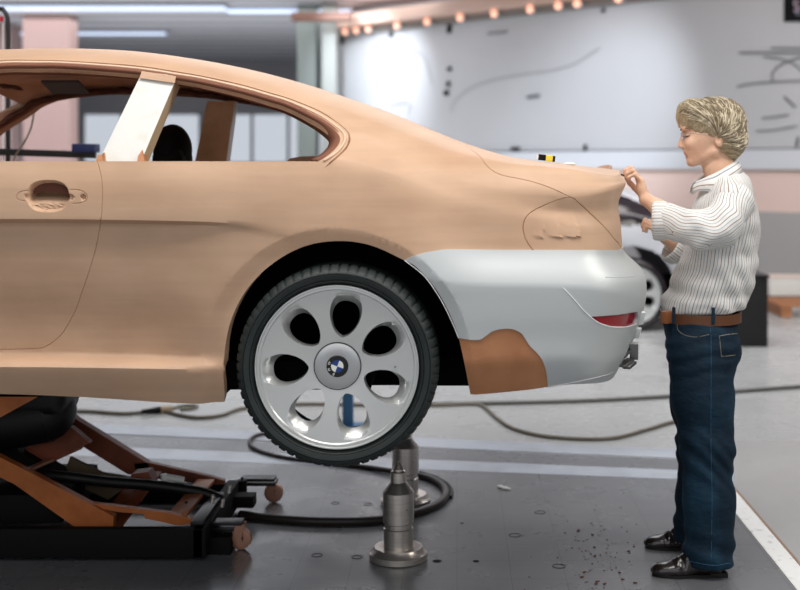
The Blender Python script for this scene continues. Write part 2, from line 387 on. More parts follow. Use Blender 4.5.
magnet(449, 84, .06, .08, 'middle of the three small black magnets one below another on the wall')
magnet(447, 93, .08, .08, 'lowest of the three small black magnets one below another on the wall')
magnet(450, 29, .07, .13, 'large black clip under the lamp rail above the three black magnets')
magnet(392, 34.5, .06, .1, 'small black clip under the lamp rail left of the large clip')
magnet(343, 41, .07, .12, 'black clip at the upper left corner of the drawing wall')
magnet(586, 150, .04, .15, 'small dark peg on the ledge of the wall above the boot lid')
magnet(604, 10.5, .04, .06, 'small black clip under the lamp rail right of the middle')
magnet(516, 149, .16, .05, 'dark slanted object on the wall ledge just above the car boot')
t = thing('poster', 'black poster with pale lettering at the upper right corner of the wall', 'poster', wpt(805, 12, .03))
D_ = wD(805)
MB().prism([wpt(785, -14, .03), wpt(830, -17, .03), wpt(830, 21, .03), wpt(785, 22, .03)], -WN*.02).build('sheet', M['black'], t, None)
def text(body, loc, size, m, parent, rot, name='lettering', extr=.001):
    cu = bpy.data.curves.new(name, 'FONT'); cu.body = body; cu.size = size; cu.extrude = extr; cu.align_x = 'CENTER'; cu.align_y = 'CENTER'
    ob = bpy.data.objects.new(name, cu); dg = bpy.context.evaluated_depsgraph_get()
    COL.objects.link(ob); bpy.context.view_layer.update()
    me = bpy.data.meshes.new_from_object(ob.evaluated_get(bpy.context.evaluated_depsgraph_get()))
    bpy.data.objects.remove(ob)
    me.transform(Matrix.Translation(loc) @ rot.to_4x4())
    return link(name, me, m, parent)
wrot = Matrix.Rotation(math.atan2(WT.y, WT.x), 3, 'Z') @ Matrix.Rotation(PI/2, 3, 'X')
text('S', wpt(798, 7, .036), .2, mat('pale_pink_print', (200, 180, 196), .6), t, wrot)
text('SI', wpt(799, 14, .036), .07, mat('pale_blue_print', (150, 165, 190), .6), t, wrot)

# black tubular frame, bar and wire behind the car at left
t = thing('tubular_frame', 'black tubular frame standing behind the car at the left edge', 'frame', at(8, 454, 6.3))
g = at(8, 0, 6.3)
pts = [Vector((g.x, 6.3, .0)), at(8, 300, 6.3), at(8, 30, 6.3), at(7.4, 18, 6.3), at(4, 11, 6.3), at(-3, 9, 6.3), at(-60, 9, 6.3)]
MB().tube([pts[0], pts[1]]+spline(pts[2:], 5), .012, 10).build('tube', M['black_gloss'], t)
MB().tube([at(3, 460, 6.3), at(3, 10, 6.3)], .004, 8).build('rod', M['white'], t)
MB().box(at(1.5, 19, 6.28), (.018, .012, .026)).build('tag', mat('red_tag', (190, 30, 50), .5), t)
MB().bar(at(-60, 150, 6.3), at(96, 155, 6.3), .03, .036).build('crossbar', M['black_gloss'], t)
t2 = MB().box(at(86, 148.2, 6.3), (.12, .1, .045), None, .004).build('case', mat('dark_blue_case', (22, 36, 84), .5), None)
tag(t2, 'small dark blue case on the black crossbar behind the car window', 'case')
MB().tube(spline([at(34, 112, 5.9), at(31, 128, 5.9), at(24, 143, 5.9), at(14, 159, 5.9), at(10, 190, 5.9)], 5), .0045, 6).build('cord', M['cable'], t)

# right background: black box, pallet, white crate
bx = gr(768, 347)
o = thing('display_box', 'low black box on the floor behind the person with the striped shirt', 'box', (bx.x-.3, bx.y+.25, 0))
MB().box((bx.x-.3, bx.y+.25, .29), (.6, .5, .58), None, .006).build('box_body', mat('black_box_paint', (20, 18, 20), .6), o)
MB().box((bx.x-.3, bx.y+.25, .59), (.62, .52, .02)).build('box_lid', M['black_gloss'], o)
g = gr(785, 318)
o = thing('wooden_pallet', 'low orange-brown wooden pallet on the floor at the right edge', 'pallet', (g.x+.5, g.y+.4, 0))
wood = mat('pallet_wood', (178, 122, 82), .6, noise=(6, (150, 98, 64), .4, .7, (.3, 3, 3)))
for k in range(5): MB().box((g.x+.55, g.y+.06+k*.15, .118), (1.2, .1, .022)).build('slat', wood, o)
for k in range(3): MB().box((g.x+.02+k*.53, g.y+.36, .055), (.1, .7, .1)).build('block', wood, o)
g = gr(770, 299)
o = thing('storage_crate', 'long low white crate against the wall at the right edge', 'crate', (g.x+.8, g.y+.3, 0))
MB().box((g.x+.42, g.y+.14, .13), (.84, .24, .2), None, .01).build('crate_body', mat('white_crate', (226, 222, 216), .5), o)
MB().box((g.x+.42, g.y+.14, .245), (.86, .26, .03), None, .008).build('crate_lid', mat('pinkish_lid', (232, 214, 202), .5), o)
MB().box((g.x+.42, g.y+.14, .015), (.8, .2, .03)).build('crate_foot', M['black'], o)

# floor cables
def floor_cable(name, pts, r, m, label, cat='cable'):
    P = [gr(a, b, r) for a, b in pts]
    o = MB().tube(spline(P, 8), r, 8).build(name, m, None, 180); return tag(o, label, cat)
floor_cable('power_cable', [(-90, 414), (0, 412), (78, 411), (121, 413.5), (143, 412)], .011, M['cable'], 'grey cable running along the floor to the plug left of the wheel')
t = thing('cable_plug', 'black cable connector lying on the floor between car sill and lift', 'plug', gr(155, 411))
MB().cyl(gr(142, 412, .02), gr(160, 410, .02), .014, .022, 14).build('plug_body', M['black'], t)
MB().cyl(gr(160, 410, .02), gr(172, 408.5, .02), .024, .02, 14).build('plug_collar', mat('beige_collar', (160, 140, 112), .5), t)
floor_cable('power_cable', [(172, 408.5), (184, 405.5), (197, 406), (193, 408.5), (180, 409.5)], .009, M['cable'], 'short loop of grey cable beside the black connector')
floor_cable('power_cable', [(166, 411.5), (182, 415.5), (200, 417.5), (222, 415), (245, 408), (300, 404), (380, 405), (440, 405), (470, 404), (483, 406), (497, 418), (515, 429), (552, 437), (608, 438.5), (645, 430), (668, 423), (690, 418), (712, 414)], .011, M['cable'], 'long grey cable curving across the floor from the connector to the feet')
floor_cable('power_cable', [(430, 404), (520, 402.5), (600, 400), (680, 395.5), (740, 391), (800, 386.5), (860, 383)], .013, mat('dark_grey_cable', (96, 95, 92), .6), 'dark straight cable crossing the floor behind the person to the right edge')
# blue stand beyond the wheel
t = thing('floor_stand', 'small blue metal stand on the floor seen through the wheel openings', 'stand', gr(350, 428))
bl = mat('blue_painted_steel', (62, 110, 150), .5); g = gr(348, 429)
MB().box((g.x, g.y, .13), (.06, .06, .26), None, .004).build('post', bl, t)
MB().box((g.x+.02, g.y, .012), (.26, .16, .024), None, .004).build('base_plate', bl, t)
MB().box((g.x, g.y, .265), (.09, .09, .02), None, .004).build('head_plate', bl, t)
# white scrap and clay crumbs
rnd = random.Random(5)
mb = MB()
for (px, py, s) in ((500, 486.5, .012), (505, 488, .013), (509, 489, .008)): mb.sph(gr(px, py, s*.6+.003), s, (1.3, 1, .6), 8)
tag(mb.build('paper_scrap', M['white'], None), 'small crumpled white scrap on the dark plate right of the hose', 'scrap')
mb = MB()
for k in range(130):
    if k < 85: px = rnd.gauss(604, 22); py = rnd.gauss(556, 22)
    elif k < 110: px = rnd.uniform(520, 650); py = rnd.uniform(490, 590)
    else: px = rnd.uniform(195, 460); py = rnd.uniform(520, 580)
    if py < 478 or px > 638 or px < 452: continue
    s = rnd.choice((.002, .0025, .003, .003, .0055)) if k < 110 else .003; g = gr(px, py, .0035+s*.4)
    r = bmesh.ops.create_icosphere(mb.bm, subdivisions=1, radius=s)
    mb._m(r['verts'], Matrix.Translation(g) @ Matrix.Rotation(rnd.random()*3, 4, 'Z') @ Matrix.Diagonal((1+rnd.random(), 1, .6, 1)))
tag(mb.build('clay_crumbs', mat('clay_crumb', (104, 62, 48), .8), None, None), 'brown clay crumbs scattered on the floor plate by the shoes', 'crumbs', kind='stuff')
# ------------------------------------------------------------ car body surface
Y0 = 3.93; YC = 4.88; UE = 560
def pchip(x, y, q):
    x = np.asarray(x, float); y = np.asarray(y, float); q = np.asarray(q, float)
    h = np.diff(x); shp = (-1,)+(1,)*(y.ndim-1)
    d = np.diff(y, axis=0)/h.reshape(shp); n = len(x); m_ = np.zeros_like(y)
    w1 = (2*h[1:]+h[:-1]).reshape(shp); w2 = (h[1:]+2*h[:-1]).reshape(shp)
    a = d[:-1]; b = d[1:]; ok = a*b > 0
    with np.errstate(all='ignore'):
        hm = (w1+w2)/(w1/a+w2/b)
    m_[1:-1] = np.where(ok, hm, 0); m_[0] = d[0]; m_[-1] = d[-1]
    i = np.clip(np.searchsorted(x, q, 'right')-1, 0, n-2); s = q.shape+(1,)*(y.ndim-1)
    t = ((q-x[i])/h[i]).reshape(s); hh = h[i].reshape(s)
    return (2*t**3-3*t**2+1)*y[i]+(t**3-2*t**2+t)*hh*m_[i]+(-2*t**3+3*t**2)*y[i+1]+(t**3-t**2)*hh*m_[i+1]
ROWS = [  # (px, py, inset), (silhouette px, py)
 ([(-520,385,.1),(-400,392,.06),(0,394,.06),(60,396,.06),(225,404.5,.045),(340,404,.05),(468,395.5,.045),(548,387.5,.045),(560,385,.05)],(615,371)),
 ([(-520,372,.04),(-400,378,.028),(0,381,.028),(200,387,.026),(232,388,.014),(340,388,.012),(468,381,.024),(560,374,.026)],(620,362)),
 ([(-520,367,.01),(0,367,.006),(200,369.5,.006),(232,370,.006),(340,368,.006),(468,360,.003),(560,357,.007)],(629,347)),
 ([(-520,352,.088),(0,352,.088),(150,354,.08),(190,356,.05),(232,352,.008),(340,345,0),(468,342,.003),(560,340,.006)],(634,335)),
 ([(-520,330,.085),(0,330,.085),(150,331,.075),(230,325,.012),(340,322,0),(468,320,.0),(560,318,.001)],(641,316)),
 ([(-520,280,.05),(0,280,.05),(150,280,.045),(250,285,.006),(340,294,-.004),(468,301,-.002),(560,302,-.001)],(645,300)),
 ([(-520,223,.034),(0,223,.034),(150,224,.032),(220,226,.014),(270,236,.003),(340,262,-.005),(430,280,-.005),(480,285,-.003),(560,286,-.002)],(646,287)),
 ([(-520,219,0),(0,219,0),(200,221.5,0),(260,226,0),(340,250,-.005),(430,270,.0),(480,276,.006),(560,277,.008)],(645,277)),
 ([(-520,190,.008),(0,190,.008),(200,191,.008),(340,206,.008),(430,234,.026),(480,249,.045),(560,250,.048)],(623,250)),
 ([(-520,190,.08),(-400,172,.05),(-260,161,.035),(0,161,.035),(340,161,.04),(400,178,.05),(460,205,.06),(560,224,.066)],(620.5,222)),
 ([(-520,189,.10),(-400,170,.065),(-240,159.5,.047),(-160,150,.07),(-100,141,.085),(0,136,.09),(200,138,.09),(340,149.5,.082),(400,166,.083),(460,192,.078),(520,205,.0755),(545,209,.079),(560,210,.085)],(618,205)),
 ([(-520,188,.12),(-400,168,.08),(-240,158,.06),(-160,140,.1),(-100,122,.14),(0,112,.15),(200,115,.15),(340,138,.13),(400,155,.12),(460,180,.10),(520,193,.085),(560,197,.078)],(626,184)),
 ([(-520,187,.16),(-400,166,.15),(-240,157,.1),(-160,122,.2),(-100,92,.23),(-60,79,.25),(0,72,.25),(130,76,.25),(230,91,.25),(300,111,.245),(340,124,.24),(400,142,.21),(460,162,.165),(520,174,.125),(560,179,.11)],(624,179)),
 ([(-520,185,.25),(-400,163,.25),(-240,156,.2),(-160,112,.28),(-100,78,.3),(-60,64,.31),(0,57,.31),(130,60.5,.31),(230,76,.31),(300,96.5,.31),(340,109,.31),(400,131,.27),(460,153,.22),(520,164,.17),(560,168,.15)],(621,175)),
 ([(-520,183,.45),(-400,162,.4),(-240,154,.4),(-160,100,.45),(-100,64,.48),(-60,55,.48),(0,49.5,.48),(60,48.2,.48),(120,50,.48),(180,57,.48),(240,68,.48),(285,79.5,.48),(318,90,.48),(352,101,.48),(385,112.5,.48),(419,126,.46),(453,140,.44),(480,149,.42),(520,160,.38),(560,164.5,.36)],(620,171)),
]
UG = np.concatenate([np.arange(-520, UE+.1, 4.0)])
def gsm(a, sig):
    k = np.arange(-30, 31); g = np.exp(-.5*(k*4.0/sig)**2); g /= g.sum()
    p = np.concatenate([2*a[0]-a[30:0:-1], a, 2*a[-1]-a[-2:-32:-1]])
    return np.convolve(p, g, 'valid')
NR = 44
tab = []
rowS = []
for kn, (spx, spy) in ROWS:
    kx = [k[0] for k in kn]; sg = 14
    py = gsm(pchip(kx, [k[1] for k in kn], UG), sg); ins = gsm(pchip(kx, [k[2] for k in kn], UG), sg)
    D = Y0+ins
    P_ = np.stack([(UG-VX)*D/F, D, EYE-(py-VY)*D/F], 1)
    # rear rounding
    x0, yi, z0 = P_[-1]; n = 2.7; th = np.linspace(0, PI/2, 400)
    sx = np.sin(th)**(2/n); sy = 1-np.cos(th)**(2/n)
    lo, hi = x0, x0+.8
    for _ in range(40):
        mdl = (lo+hi)/2; X = x0+(mdl-x0)*sx; Y = yi+(YC-yi)*sy
        if (X/Y*F+VX).max() > spx: hi = mdl
        else: lo = mdl
    j = np.argmax(X/Y*F+VX); zs = EYE-(spy-VY)*Y[j]/F
    slope = (P_[-1, 2]-P_[-8, 2])/(P_[-1, 0]-P_[-8, 0])
    f = np.clip((X-x0)/(X[j]-x0+1e-9), 0, 1.2)
    Z = z0+slope*(X-x0)*(1-np.clip(f, 0, 1))**1.0+(zs-z0)*np.where(f < 1, f*f*(3-2*f), 1)
    C = np.stack([X, Y, Z], 1); L_ = np.concatenate([[0], np.cumsum(np.linalg.norm(np.diff(C, axis=0), axis=1))])
    q = np.linspace(0, L_[-1], NR+1)[1:]
    R_ = np.stack([np.interp(q, L_, C[:, k]) for k in range(3)], 1)
    tab.append(np.concatenate([P_, R_])); rowS.append((mdl, zs))
top = tab[-1].copy(); cen = top.copy(); nU = len(UG)
cen[:nU, 1] = YC; crown = np.interp(UG, [-520, -300, -200, -60, 300, 450, 560], [.03, .03, .03, .02, .02, .015, .01])
cen[:nU, 2] = top[:nU, 2]+crown
xe = np.linspace(cen[nU-1, 0], top[-1, 0]-.07, NR+1)[1:]
cen[nU:, 0] = xe; cen[nU:, 1] = YC
cen[nU:, 2] = cen[nU-1, 2]+(top[-1, 2]+.006-cen[nU-1, 2])*np.linspace(0, 1, NR+1)[1:]**1.5
tab.append(cen)
T0 = np.stack(tab, 1)                       # (u, rows, 3)
du = np.linalg.norm(np.diff(T0[:nU], axis=1), axis=2).mean(0); VK = np.concatenate([[0], np.cumsum(np.maximum(du, .012))])*300
VN = 330; VG = np.linspace(0, VK[-1], VN)
TB = np.stack([pchip(VK, T0[i], VG) for i in range(len(T0))])    # (U, V, 3)
US = np.concatenate([UG, UE+np.arange(1, NR+1)*7.0]); UMAX = US[-1]; VMAX = VG[-1]
def S(u, v):
    u = np.asarray(u, float); v = np.asarray(v, float)
    i = np.clip(np.searchsorted(US, u, 'right')-1, 0, len(US)-2); j = np.clip((v/VMAX*(VN-1)).astype(int), 0, VN-2)
    a = ((u-US[i])/(US[i+1]-US[i]))[..., None]; b = (v/VMAX*(VN-1)-j)[..., None]
    return TB[i, j]*(1-a)*(1-b)+TB[i+1, j]*a*(1-b)+TB[i, j+1]*(1-a)*b+TB[i+1, j+1]*a*b
def Nrm(u, v):
    e = 3.0; u = np.asarray(u, float); v = np.asarray(v, float)
    a = S(np.minimum(u+e, UMAX), v)-S(np.maximum(u-e, US[0]), v); b = S(u, np.minimum(v+e, VMAX))-S(u, np.maximum(v-e, 0))
    n = np.cross(a, b); return n/(np.linalg.norm(n, axis=-1, keepdims=True)+1e-12)
def proj(p):
    p = np.asarray(p); return np.stack([p[..., 0]/p[..., 1]*F+VX, VY-(p[..., 2]-EYE)/p[..., 1]*F], -1)
PT = proj(TB)
kcen = [int(np.searchsorted(VG, VK[-2]))]
def inv(px, py):
    """pixel on the visible near side -> (u, v)"""
    d = (PT[:, :kcen[0], 0]-px)**2+(PT[:, :kcen[0], 1]-py)**2
    # ignore what turns away beyond the silhouette at the tail
    d[nU+NR//2+4:] += 1e4
    i, j = np.unravel_index(np.argmin(d), d.shape); u, v = US[i], VG[j]
    for _ in range(12):
        p = proj(S(u, v)); eu = 1.5
        Ju = (proj(S(min(u+eu, UMAX), v))-proj(S(max(u-eu, US[0]), v)))/(min(u+eu, UMAX)-max(u-eu, US[0]))
        Jv = (proj(S(u, min(v+eu, VMAX)))-proj(S(u, max(v-eu, 0))))/(min(v+eu, VMAX)-max(v-eu, 0))
        A = np.array([[Ju[0], Jv[0]], [Ju[1], Jv[1]]]); r = np.array([px, py])-p
        if abs(np.linalg.det(A)) < .04: break
        s = np.linalg.solve(A, r); s = np.clip(s, -6, 6); u = float(np.clip(u+s[0], US[0], UMAX)); v = float(np.clip(v+s[1], 0, VMAX))
        if abs(s).max() < .01: break
    return (u, v)
def dens(pts, step):
    out = []
    for a, b in zip(pts, pts[1:]):
        n = max(1, int(math.hypot(b[0]-a[0], b[1]-a[1])/step+.5))
        for k in range(n): out.append((a[0]+(b[0]-a[0])*k/n, a[1]+(b[1]-a[1])*k/n))
    out.append(tuple(pts[-1])); return out
def sm2(pts, n=6):
    return [(p.x, p.y) for p in spline([(a, b, 0) for a, b in pts], n)]
def uvl(pts, step=4, smooth=True):
    p = sm2(pts) if smooth else pts
    return [inv(*q) for q in dens(p, step)]
# --- outlines read from the photograph (pixels), carried onto the surface
ARCH = [(224.5,410),(224,401),(222.5,380),(223,352),(230,320),(245,291),(269,266),(300,248),(335,241),(370,245),(404,260),(417.5,268),(434.6,288),(448,311),(458,336),(464,362),(470,393),(471,402)]
arch = sm2(ARCH, 5)
arch_uv = []
for q in dens(arch, 4):
    if q[1] < 398: arch_uv.append(inv(*q))
arch_uv = [(arch_uv[0][0], -2.0)]+arch_uv+[(arch_uv[-1][0], -2.0)]
WIN = [(-228,161),(-165,121),(-115,94),(-88,80),(-57,72),(0,65.5),(34,65),(68,65.5),(136,71),(180,77.5),(203,81.5),(240,90),(270,98.5),(290,105),(318,118.5),(332,127.5),(339,135),(340,141),(336,148),(327,156),(318,161.5)]
win_uv = uvl(WIN)+[(0, 0)]; win_uv.pop()
sill = [inv(x, 161.3) for x in np.arange(312, -228, -6.0)]
win_uv = win_uv+sill
STR = [(-236,161),(-170,116),(-118,89),(-90,75),(-58,67),(0,60.8),(34,60.3),(68,61.2),(136,66),(180,72.5),(203,76.5),(240,84.5),(270,93),(290,99),(318,110.5),(335,121),(347,131),(349.5,139),(346,148),(338,156),(330,163)]
strip_uv = uvl(STR)
TOPB = [(404,260),(412,256.5),(425,252.5),(443,249.5),(452,249.3),(500,249.8),(560,250),(600,250),(618,250)]
topb_uv = uvl(TOPB, 5, False)
v250 = topb_uv[-1][1]
bump_top = topb_uv+[(u, v250) for u in np.arange(topb_uv[-1][0]+6, UMAX, 7)]+[(UMAX+1, v250)]
PATCH = [(459,338.5),(468,339.5),(479,339.8),(485,336.5),(492,331.5),(499,329.3),(507,328.5),(514,329.5),(521,333),(525,338.5),(530,346),(536,352),(541,358),(545,367),(547,377),(547.8,386.5)]
patch_uv = uvl(PATCH); patch_uv[0] = inv(458.8, 338.5); patch_uv.append((patch_uv[-1][0], -2.0))
LAMPO = [(532.5,250.0),(526,240),(523,228),(526,217.5),(533,211),(541,207),(555,201),(570,197),(578,202.5),(585,208.5),(593,216),(601.6,224),(608,231),(614,238.5),(619,244),(622.3,250)]
lamp_uv = uvl(LAMPO, 3); lamp_uv = lamp_uv
DOOR = [(97,161),(100,172),(102,184),(102.3,200),(101,218),(98,238),(94,255),(88,275),(82,292),(76,309),(70,321),(64,331),(58,338),(51,343.5),(44,347),(37,348.5),(0,349.5),(-120,350),(-200,348)]
door_uv = uvl(DOOR, 4)
door_poly = [(u, v) for u, v in door_uv]+[inv(-206, 300), inv(-210, 230), inv(-212, 161.3)]
REFL = [(590,316.5),(600,316),(618,314.5),(637,311.5),(637.5,318),(635,324.5),(626,327),(612,326.5),(600,323),(590,316.5)]
refl_uv = uvl(REFL, 3, False)
TRUNK = [(466,146.5),(472,150),(480,156.5),(485,163.5),(491,169.5),(499,174),(508,176.5),(530,181),(551,188),(570,197)]
GRV = [uvl(TRUNK, 4), [(float(a), float(VK[13]-1.5)) for a in np.arange(535, UE+NR*7*.42, 4.0)], strip_uv,
       uvl([(64,331),(120,332.5),(170,334),(208,335)], 5, False)]
H1 = [(48+20.5*math.copysign(abs(math.cos(a))**.75, math.cos(a)), 196+15.5*math.copysign(abs(math.sin(a))**.85, math.sin(a))) for a in np.linspace(0, 2*PI, 49)]
H2 = [(70,189.5),(76,189.5),(82,191),(86,194),(87,197.5),(85,201),(80,203),(72,203.5)]
H3 = [(27,190.5),(21,191.5),(17.5,194),(16.5,197.5),(19,200),(25,200.8)]
GRV += [uvl(H1, 2, False), uvl(H2, 2), uvl(H3, 2)]
CONS = [arch_uv, win_uv+[win_uv[0]], bump_top, patch_uv, lamp_uv, door_poly+[door_poly[0]], refl_uv, *GRV]
def pip(P, poly):
    x, y = P[:, 0], P[:, 1]; r = np.zeros(len(P), bool); q = np.asarray(poly); j = len(q)-1
    for i in range(len(q)):
        xi, yi = q[i]; xj, yj = q[j]
        c = ((yi > y) != (yj > y)) & (x < (xj-xi)*(y-yi)/((yj-yi) if yj != yi else 1e-12)+xi)
        r ^= c; j = i
    return r
def dseg(P, line):
    d = np.full(len(P), 1e9); q = np.asarray(line)
    for a, b in zip(q, q[1:]):
        ab = b-a; t = np.clip(((P-a)@ab)/(ab@ab+1e-12), 0, 1); d = np.minimum(d, np.linalg.norm(P-(a+t[:, None]*ab), axis=1))
    return d
# windscreen opening in the top surface
vr = VK[13]+4
wsc = [(-108, vr), (-232, vr), (-250, (vr+VMAX)/2), (-256, VMAX+1), (-112, VMAX+1), (-108, (vr+VMAX)/2)]
CONS.append(wsc+[wsc[0]])
slots = [[(567,232.0),(568,234.5),(573,236.3),(580.5,238.3),(577.5,232.0),(574,232.2)], [(548,234.3),(549,236.3),(556,237),(562,238),(559,233.2)], [(533,235.2),(535,236.6),(543,237),(541,234.8)]]
slots_uv = [[inv(*q) for q in s_] for s_ in slots]
pts = []; edges = []
def addline(L_):
    base = len(pts); pts.extend(L_); edges.extend((base+i, base+i+1) for i in range(len(L_)-1))
for c in CONS: addline(c)
# offset rails for grooves
def offs(L_, d):
    q = np.asarray(L_); t = np.gradient(q, axis=0); t /= np.linalg.norm(t, axis=1)[:, None]+1e-9
    return [(float(a), float(b)) for a, b in q+d*np.stack([-t[:, 1], t[:, 0]], 1)]
GALL = [(GRV[0], .7, .003), (GRV[1], .8, .005), (GRV[2], 1.0, .012), (GRV[3], .8, .0), (GRV[4], .9, .004), (GRV[5], .7, .003), (GRV[6], .7, .003),
        (lamp_uv, .8, .004), (door_uv, .65, .003), (bump_top, .5, .0)]
for L_, w_, dp in GALL:
    for s_ in (-1, 1): addline(offs(L_, s_*w_))
BB = [(float(a), 0.0) for a in np.arange(US[0], UMAX-3, 6)]+[(UMAX, float(b)) for b in np.arange(0, VMAX-3, 5)]+[(float(a), VMAX) for a in np.arange(UMAX, US[0]+3, -6)]+[(US[0], float(b)) for b in np.arange(VMAX, 3, -6)]+[(US[0], 0.0)]
addline(BB)
for kk, ue in ((6, UMAX-1), (7, UMAX-1), (2, UMAX-1), (11, UMAX-1)):
    addline([(float(a), float(VK[kk])) for a in np.arange(US[0]+2, ue, 6.0)])
def flare_line(d):
    o_ = []
    for y in np.arange(398, 364, -5.0): o_.append((338-(122+15+d-2+(y-364)*.1)-0, y))
    for a in np.linspace(PI, 0, 70):
        wd_ = 13.25-1.75*math.tanh(math.cos(a)*122/30); o_.append((338+(122+wd_+d-(2*(a/PI)**6))*math.cos(a), 364-(122+wd_+d)*math.sin(a)))
    for y in np.arange(366, 390, 5.0): o_.append((338+122+11.5+d+(y-364)*.1, y))
    return [inv(*q) for q in o_]
for d_ in (0.0,): 
    L_ = flare_line(d_); addline(L_); CONS.append(L_)
cp = np.array([p for c in CONS+[o_ for L_, w_, _ in GALL for o_ in (offs(L_, w_), offs(L_, -w_))] for p in c])
gx, gy = [], []
def gridpts(x0, x1, y0, y1, st):
    X, Y = np.meshgrid(np.arange(x0, x1, st), np.arange(y0, y1, st*.8)); return np.stack([X.ravel(), Y.ravel()], 1)
h0 = inv(48, 196); l0 = inv(560, 230)
A = gridpts(US[0]+4, UMAX, 3, VMAX-1, 7.0)
# rows of points on the feature lines so creases stay crisp
vk = VK[1:-1]; A = A[np.min(np.abs(A[:, 1][:, None]-vk[None]), 1) > 1.6]
Bf = np.array([(u, v) for i_, v in enumerate(vk) if i_+1 not in (2, 6, 7, 11) for u in np.arange(US[0]+4, UMAX, 6.0)])
Bf2 = np.array([(u, v) for v in (VK[6]-4, VK[2]+5, VK[2]-5) for u in np.arange(US[0]+4, 300, 6.0)])
Bh = gridpts(h0[0]-45, h0[0]+45, h0[1]-22, h0[1]+22, 1.6); Bl = gridpts(l0[0]-40, l0[0]+30, l0[1]-22, l0[1]+34, 2.4)
inh = lambda P: (abs(P[:, 0]-h0[0]) < 45) & (abs(P[:, 1]-h0[1]) < 22)
inl = lambda P: (P[:, 0] > l0[0]-40) & (P[:, 0] < l0[0]+30) & (P[:, 1] > l0[1]-22) & (P[:, 1] < l0[1]+34)
A = A[~inh(A) & ~inl(A)]; Bf = Bf[~inh(Bf) & ~inl(Bf)]; Bf2 = Bf2[~inh(Bf2)]
# finer rings round the wheel arch
ra = []
for off_ in (4, 9, 11, 13, 15, 18): ra += offs(arch_uv[2:-2], off_)+offs(arch_uv[2:-2], -off_)
ALLP = np.concatenate([A, Bf, Bf2, Bh, Bl, np.array(ra)])
keep = np.ones(len(ALLP), bool)
for s_ in range(0, len(ALLP), 2000):
    d2 = ((ALLP[s_:s_+2000, None, :]-cp[None])**2).sum(2).min(1); keep[s_:s_+2000] = d2 > 1.1
ALLP = ALLP[keep & (ALLP[:, 1] > 0) & (ALLP[:, 1] < VMAX) & (ALLP[:, 0] < UMAX)]
vin = [Vector((float(a), float(b))) for a, b in pts]+[Vector((float(a), float(b))) for a, b in ALLP]
cd = delaunay_2d_cdt(vin, edges, [], 0, 1e-3)
UVv = np.array([(p.x, p.y) for p in cd[0]]); TR = np.array([f for f in cd[2] if len(f) == 3])
CE = UVv[TR].mean(1)
inb = (CE[:, 0] > US[0]) & (CE[:, 0] < UMAX) & (CE[:, 1] > 0) & (CE[:, 1] < VMAX)
UVv[:, 0] = np.clip(UVv[:, 0], US[0], UMAX); UVv[:, 1] = np.clip(UVv[:, 1], 0, VMAX)
ar = np.cross(UVv[TR[:, 1]]-UVv[TR[:, 0]], UVv[TR[:, 2]]-UVv[TR[:, 0]]); inb &= np.abs(ar) > 1e-6
in_arch = pip(CE, arch_uv); in_win = pip(CE, win_uv); in_ws = pip(CE, wsc)
bump_poly = bump_top+[(UMAX+1, -3), (arch_uv[-1][0], -3)]+[p for p in arch_uv[::-1] if p[0] > topb_uv[0][0]-1 and p[0] > inv(404, 260)[0]-1]
in_bump = pip(CE, bump_poly)
patch_poly = patch_uv+[(arch_uv[-1][0], -3)]+[p for p in arch_uv[::-1] if p[0] > inv(458, 338)[0]]
in_patch = pip(CE, patch_poly)
lamp_poly = lamp_uv
in_lamp = pip(CE, lamp_poly); in_door = pip(CE, door_poly); in_refl = pip(CE, refl_uv)
hole = in_arch | in_win | in_ws
base_ok = inb & ~hole
reg = {}
reg['patch'] = base_ok & in_patch
reg['refl'] = base_ok & in_refl
reg['bump'] = base_ok & in_bump & ~in_patch & ~in_refl
reg['lamp'] = base_ok & in_lamp & ~in_bump
reg['door'] = base_ok & in_door
reg['shell'] = base_ok & ~(in_bump | in_patch | reg['lamp'] | in_door | in_refl)
Pb = S(UVv[:, 0], UVv[:, 1]); Nb = Nrm(UVv[:, 0], UVv[:, 1])
# orient normals outwards (towards -Y on the near side)
if Nb[:, 1].mean() > 0: Nb = -Nb; FLIP = True
else: FLIP = False
PX = proj(Pb)
def sst(a, b, x): t = np.clip((x-a)/(b-a), 0, 1); return t*t*(3-2*t)
disp = np.zeros(len(UVv))
# flare round the wheel opening
dx = PX[:, 0]-338; dy = PX[:, 1]-364
r_ = np.where(dy < 0, np.hypot(dx/1.0, dy), np.abs(dx)-np.clip(dy, 0, 40)*.1+np.where(dx < 0, 2, 0))
side = UVv[:, 1] < VK[9]
ang = np.arctan2(-dy, dx)
wid = 13.25-1.75*np.tanh(dx/30)
disp += np.where(side & (UVv[:, 0] < 540), -.0135*np.clip((122+wid-r_)/wid, 0, 1), 0)
for L_, w_, dp in GALL:
    if dp:
        near = dseg(UVv, L_) < .12
        disp[near] -= dp
# door handle cup
ex = (PX[:, 0]-48)/20.3; ey = (PX[:, 1]-196)/15.3; e_ = np.abs(ex)**2.6+np.abs(ey)**2.2
low = sst(-.45, .55, ey)
cup = np.where((e_ < 1) & (UVv[:, 1] > VK[7]-4), (.085-.068*low)*sst(1.0, .84, e_), 0)
rs = np.random.RandomState(3)
cup += np.where((e_ < .7) & (ey > -.1), .0012*(np.sin(PX[:, 0]*.35+PX[:, 1]*2.3)+np.sin(PX[:, 0]*.9-PX[:, 1]*1.7)), 0)
for (hx, hy, hr) in ((27, 196.5, 2.4), (70.5, 197, 2.8), (83, 197, 2.2)):
    cup += .012*sst(hr+.7, hr-.7, np.hypot(PX[:, 0]-hx, PX[:, 1]-hy))
disp -= cup
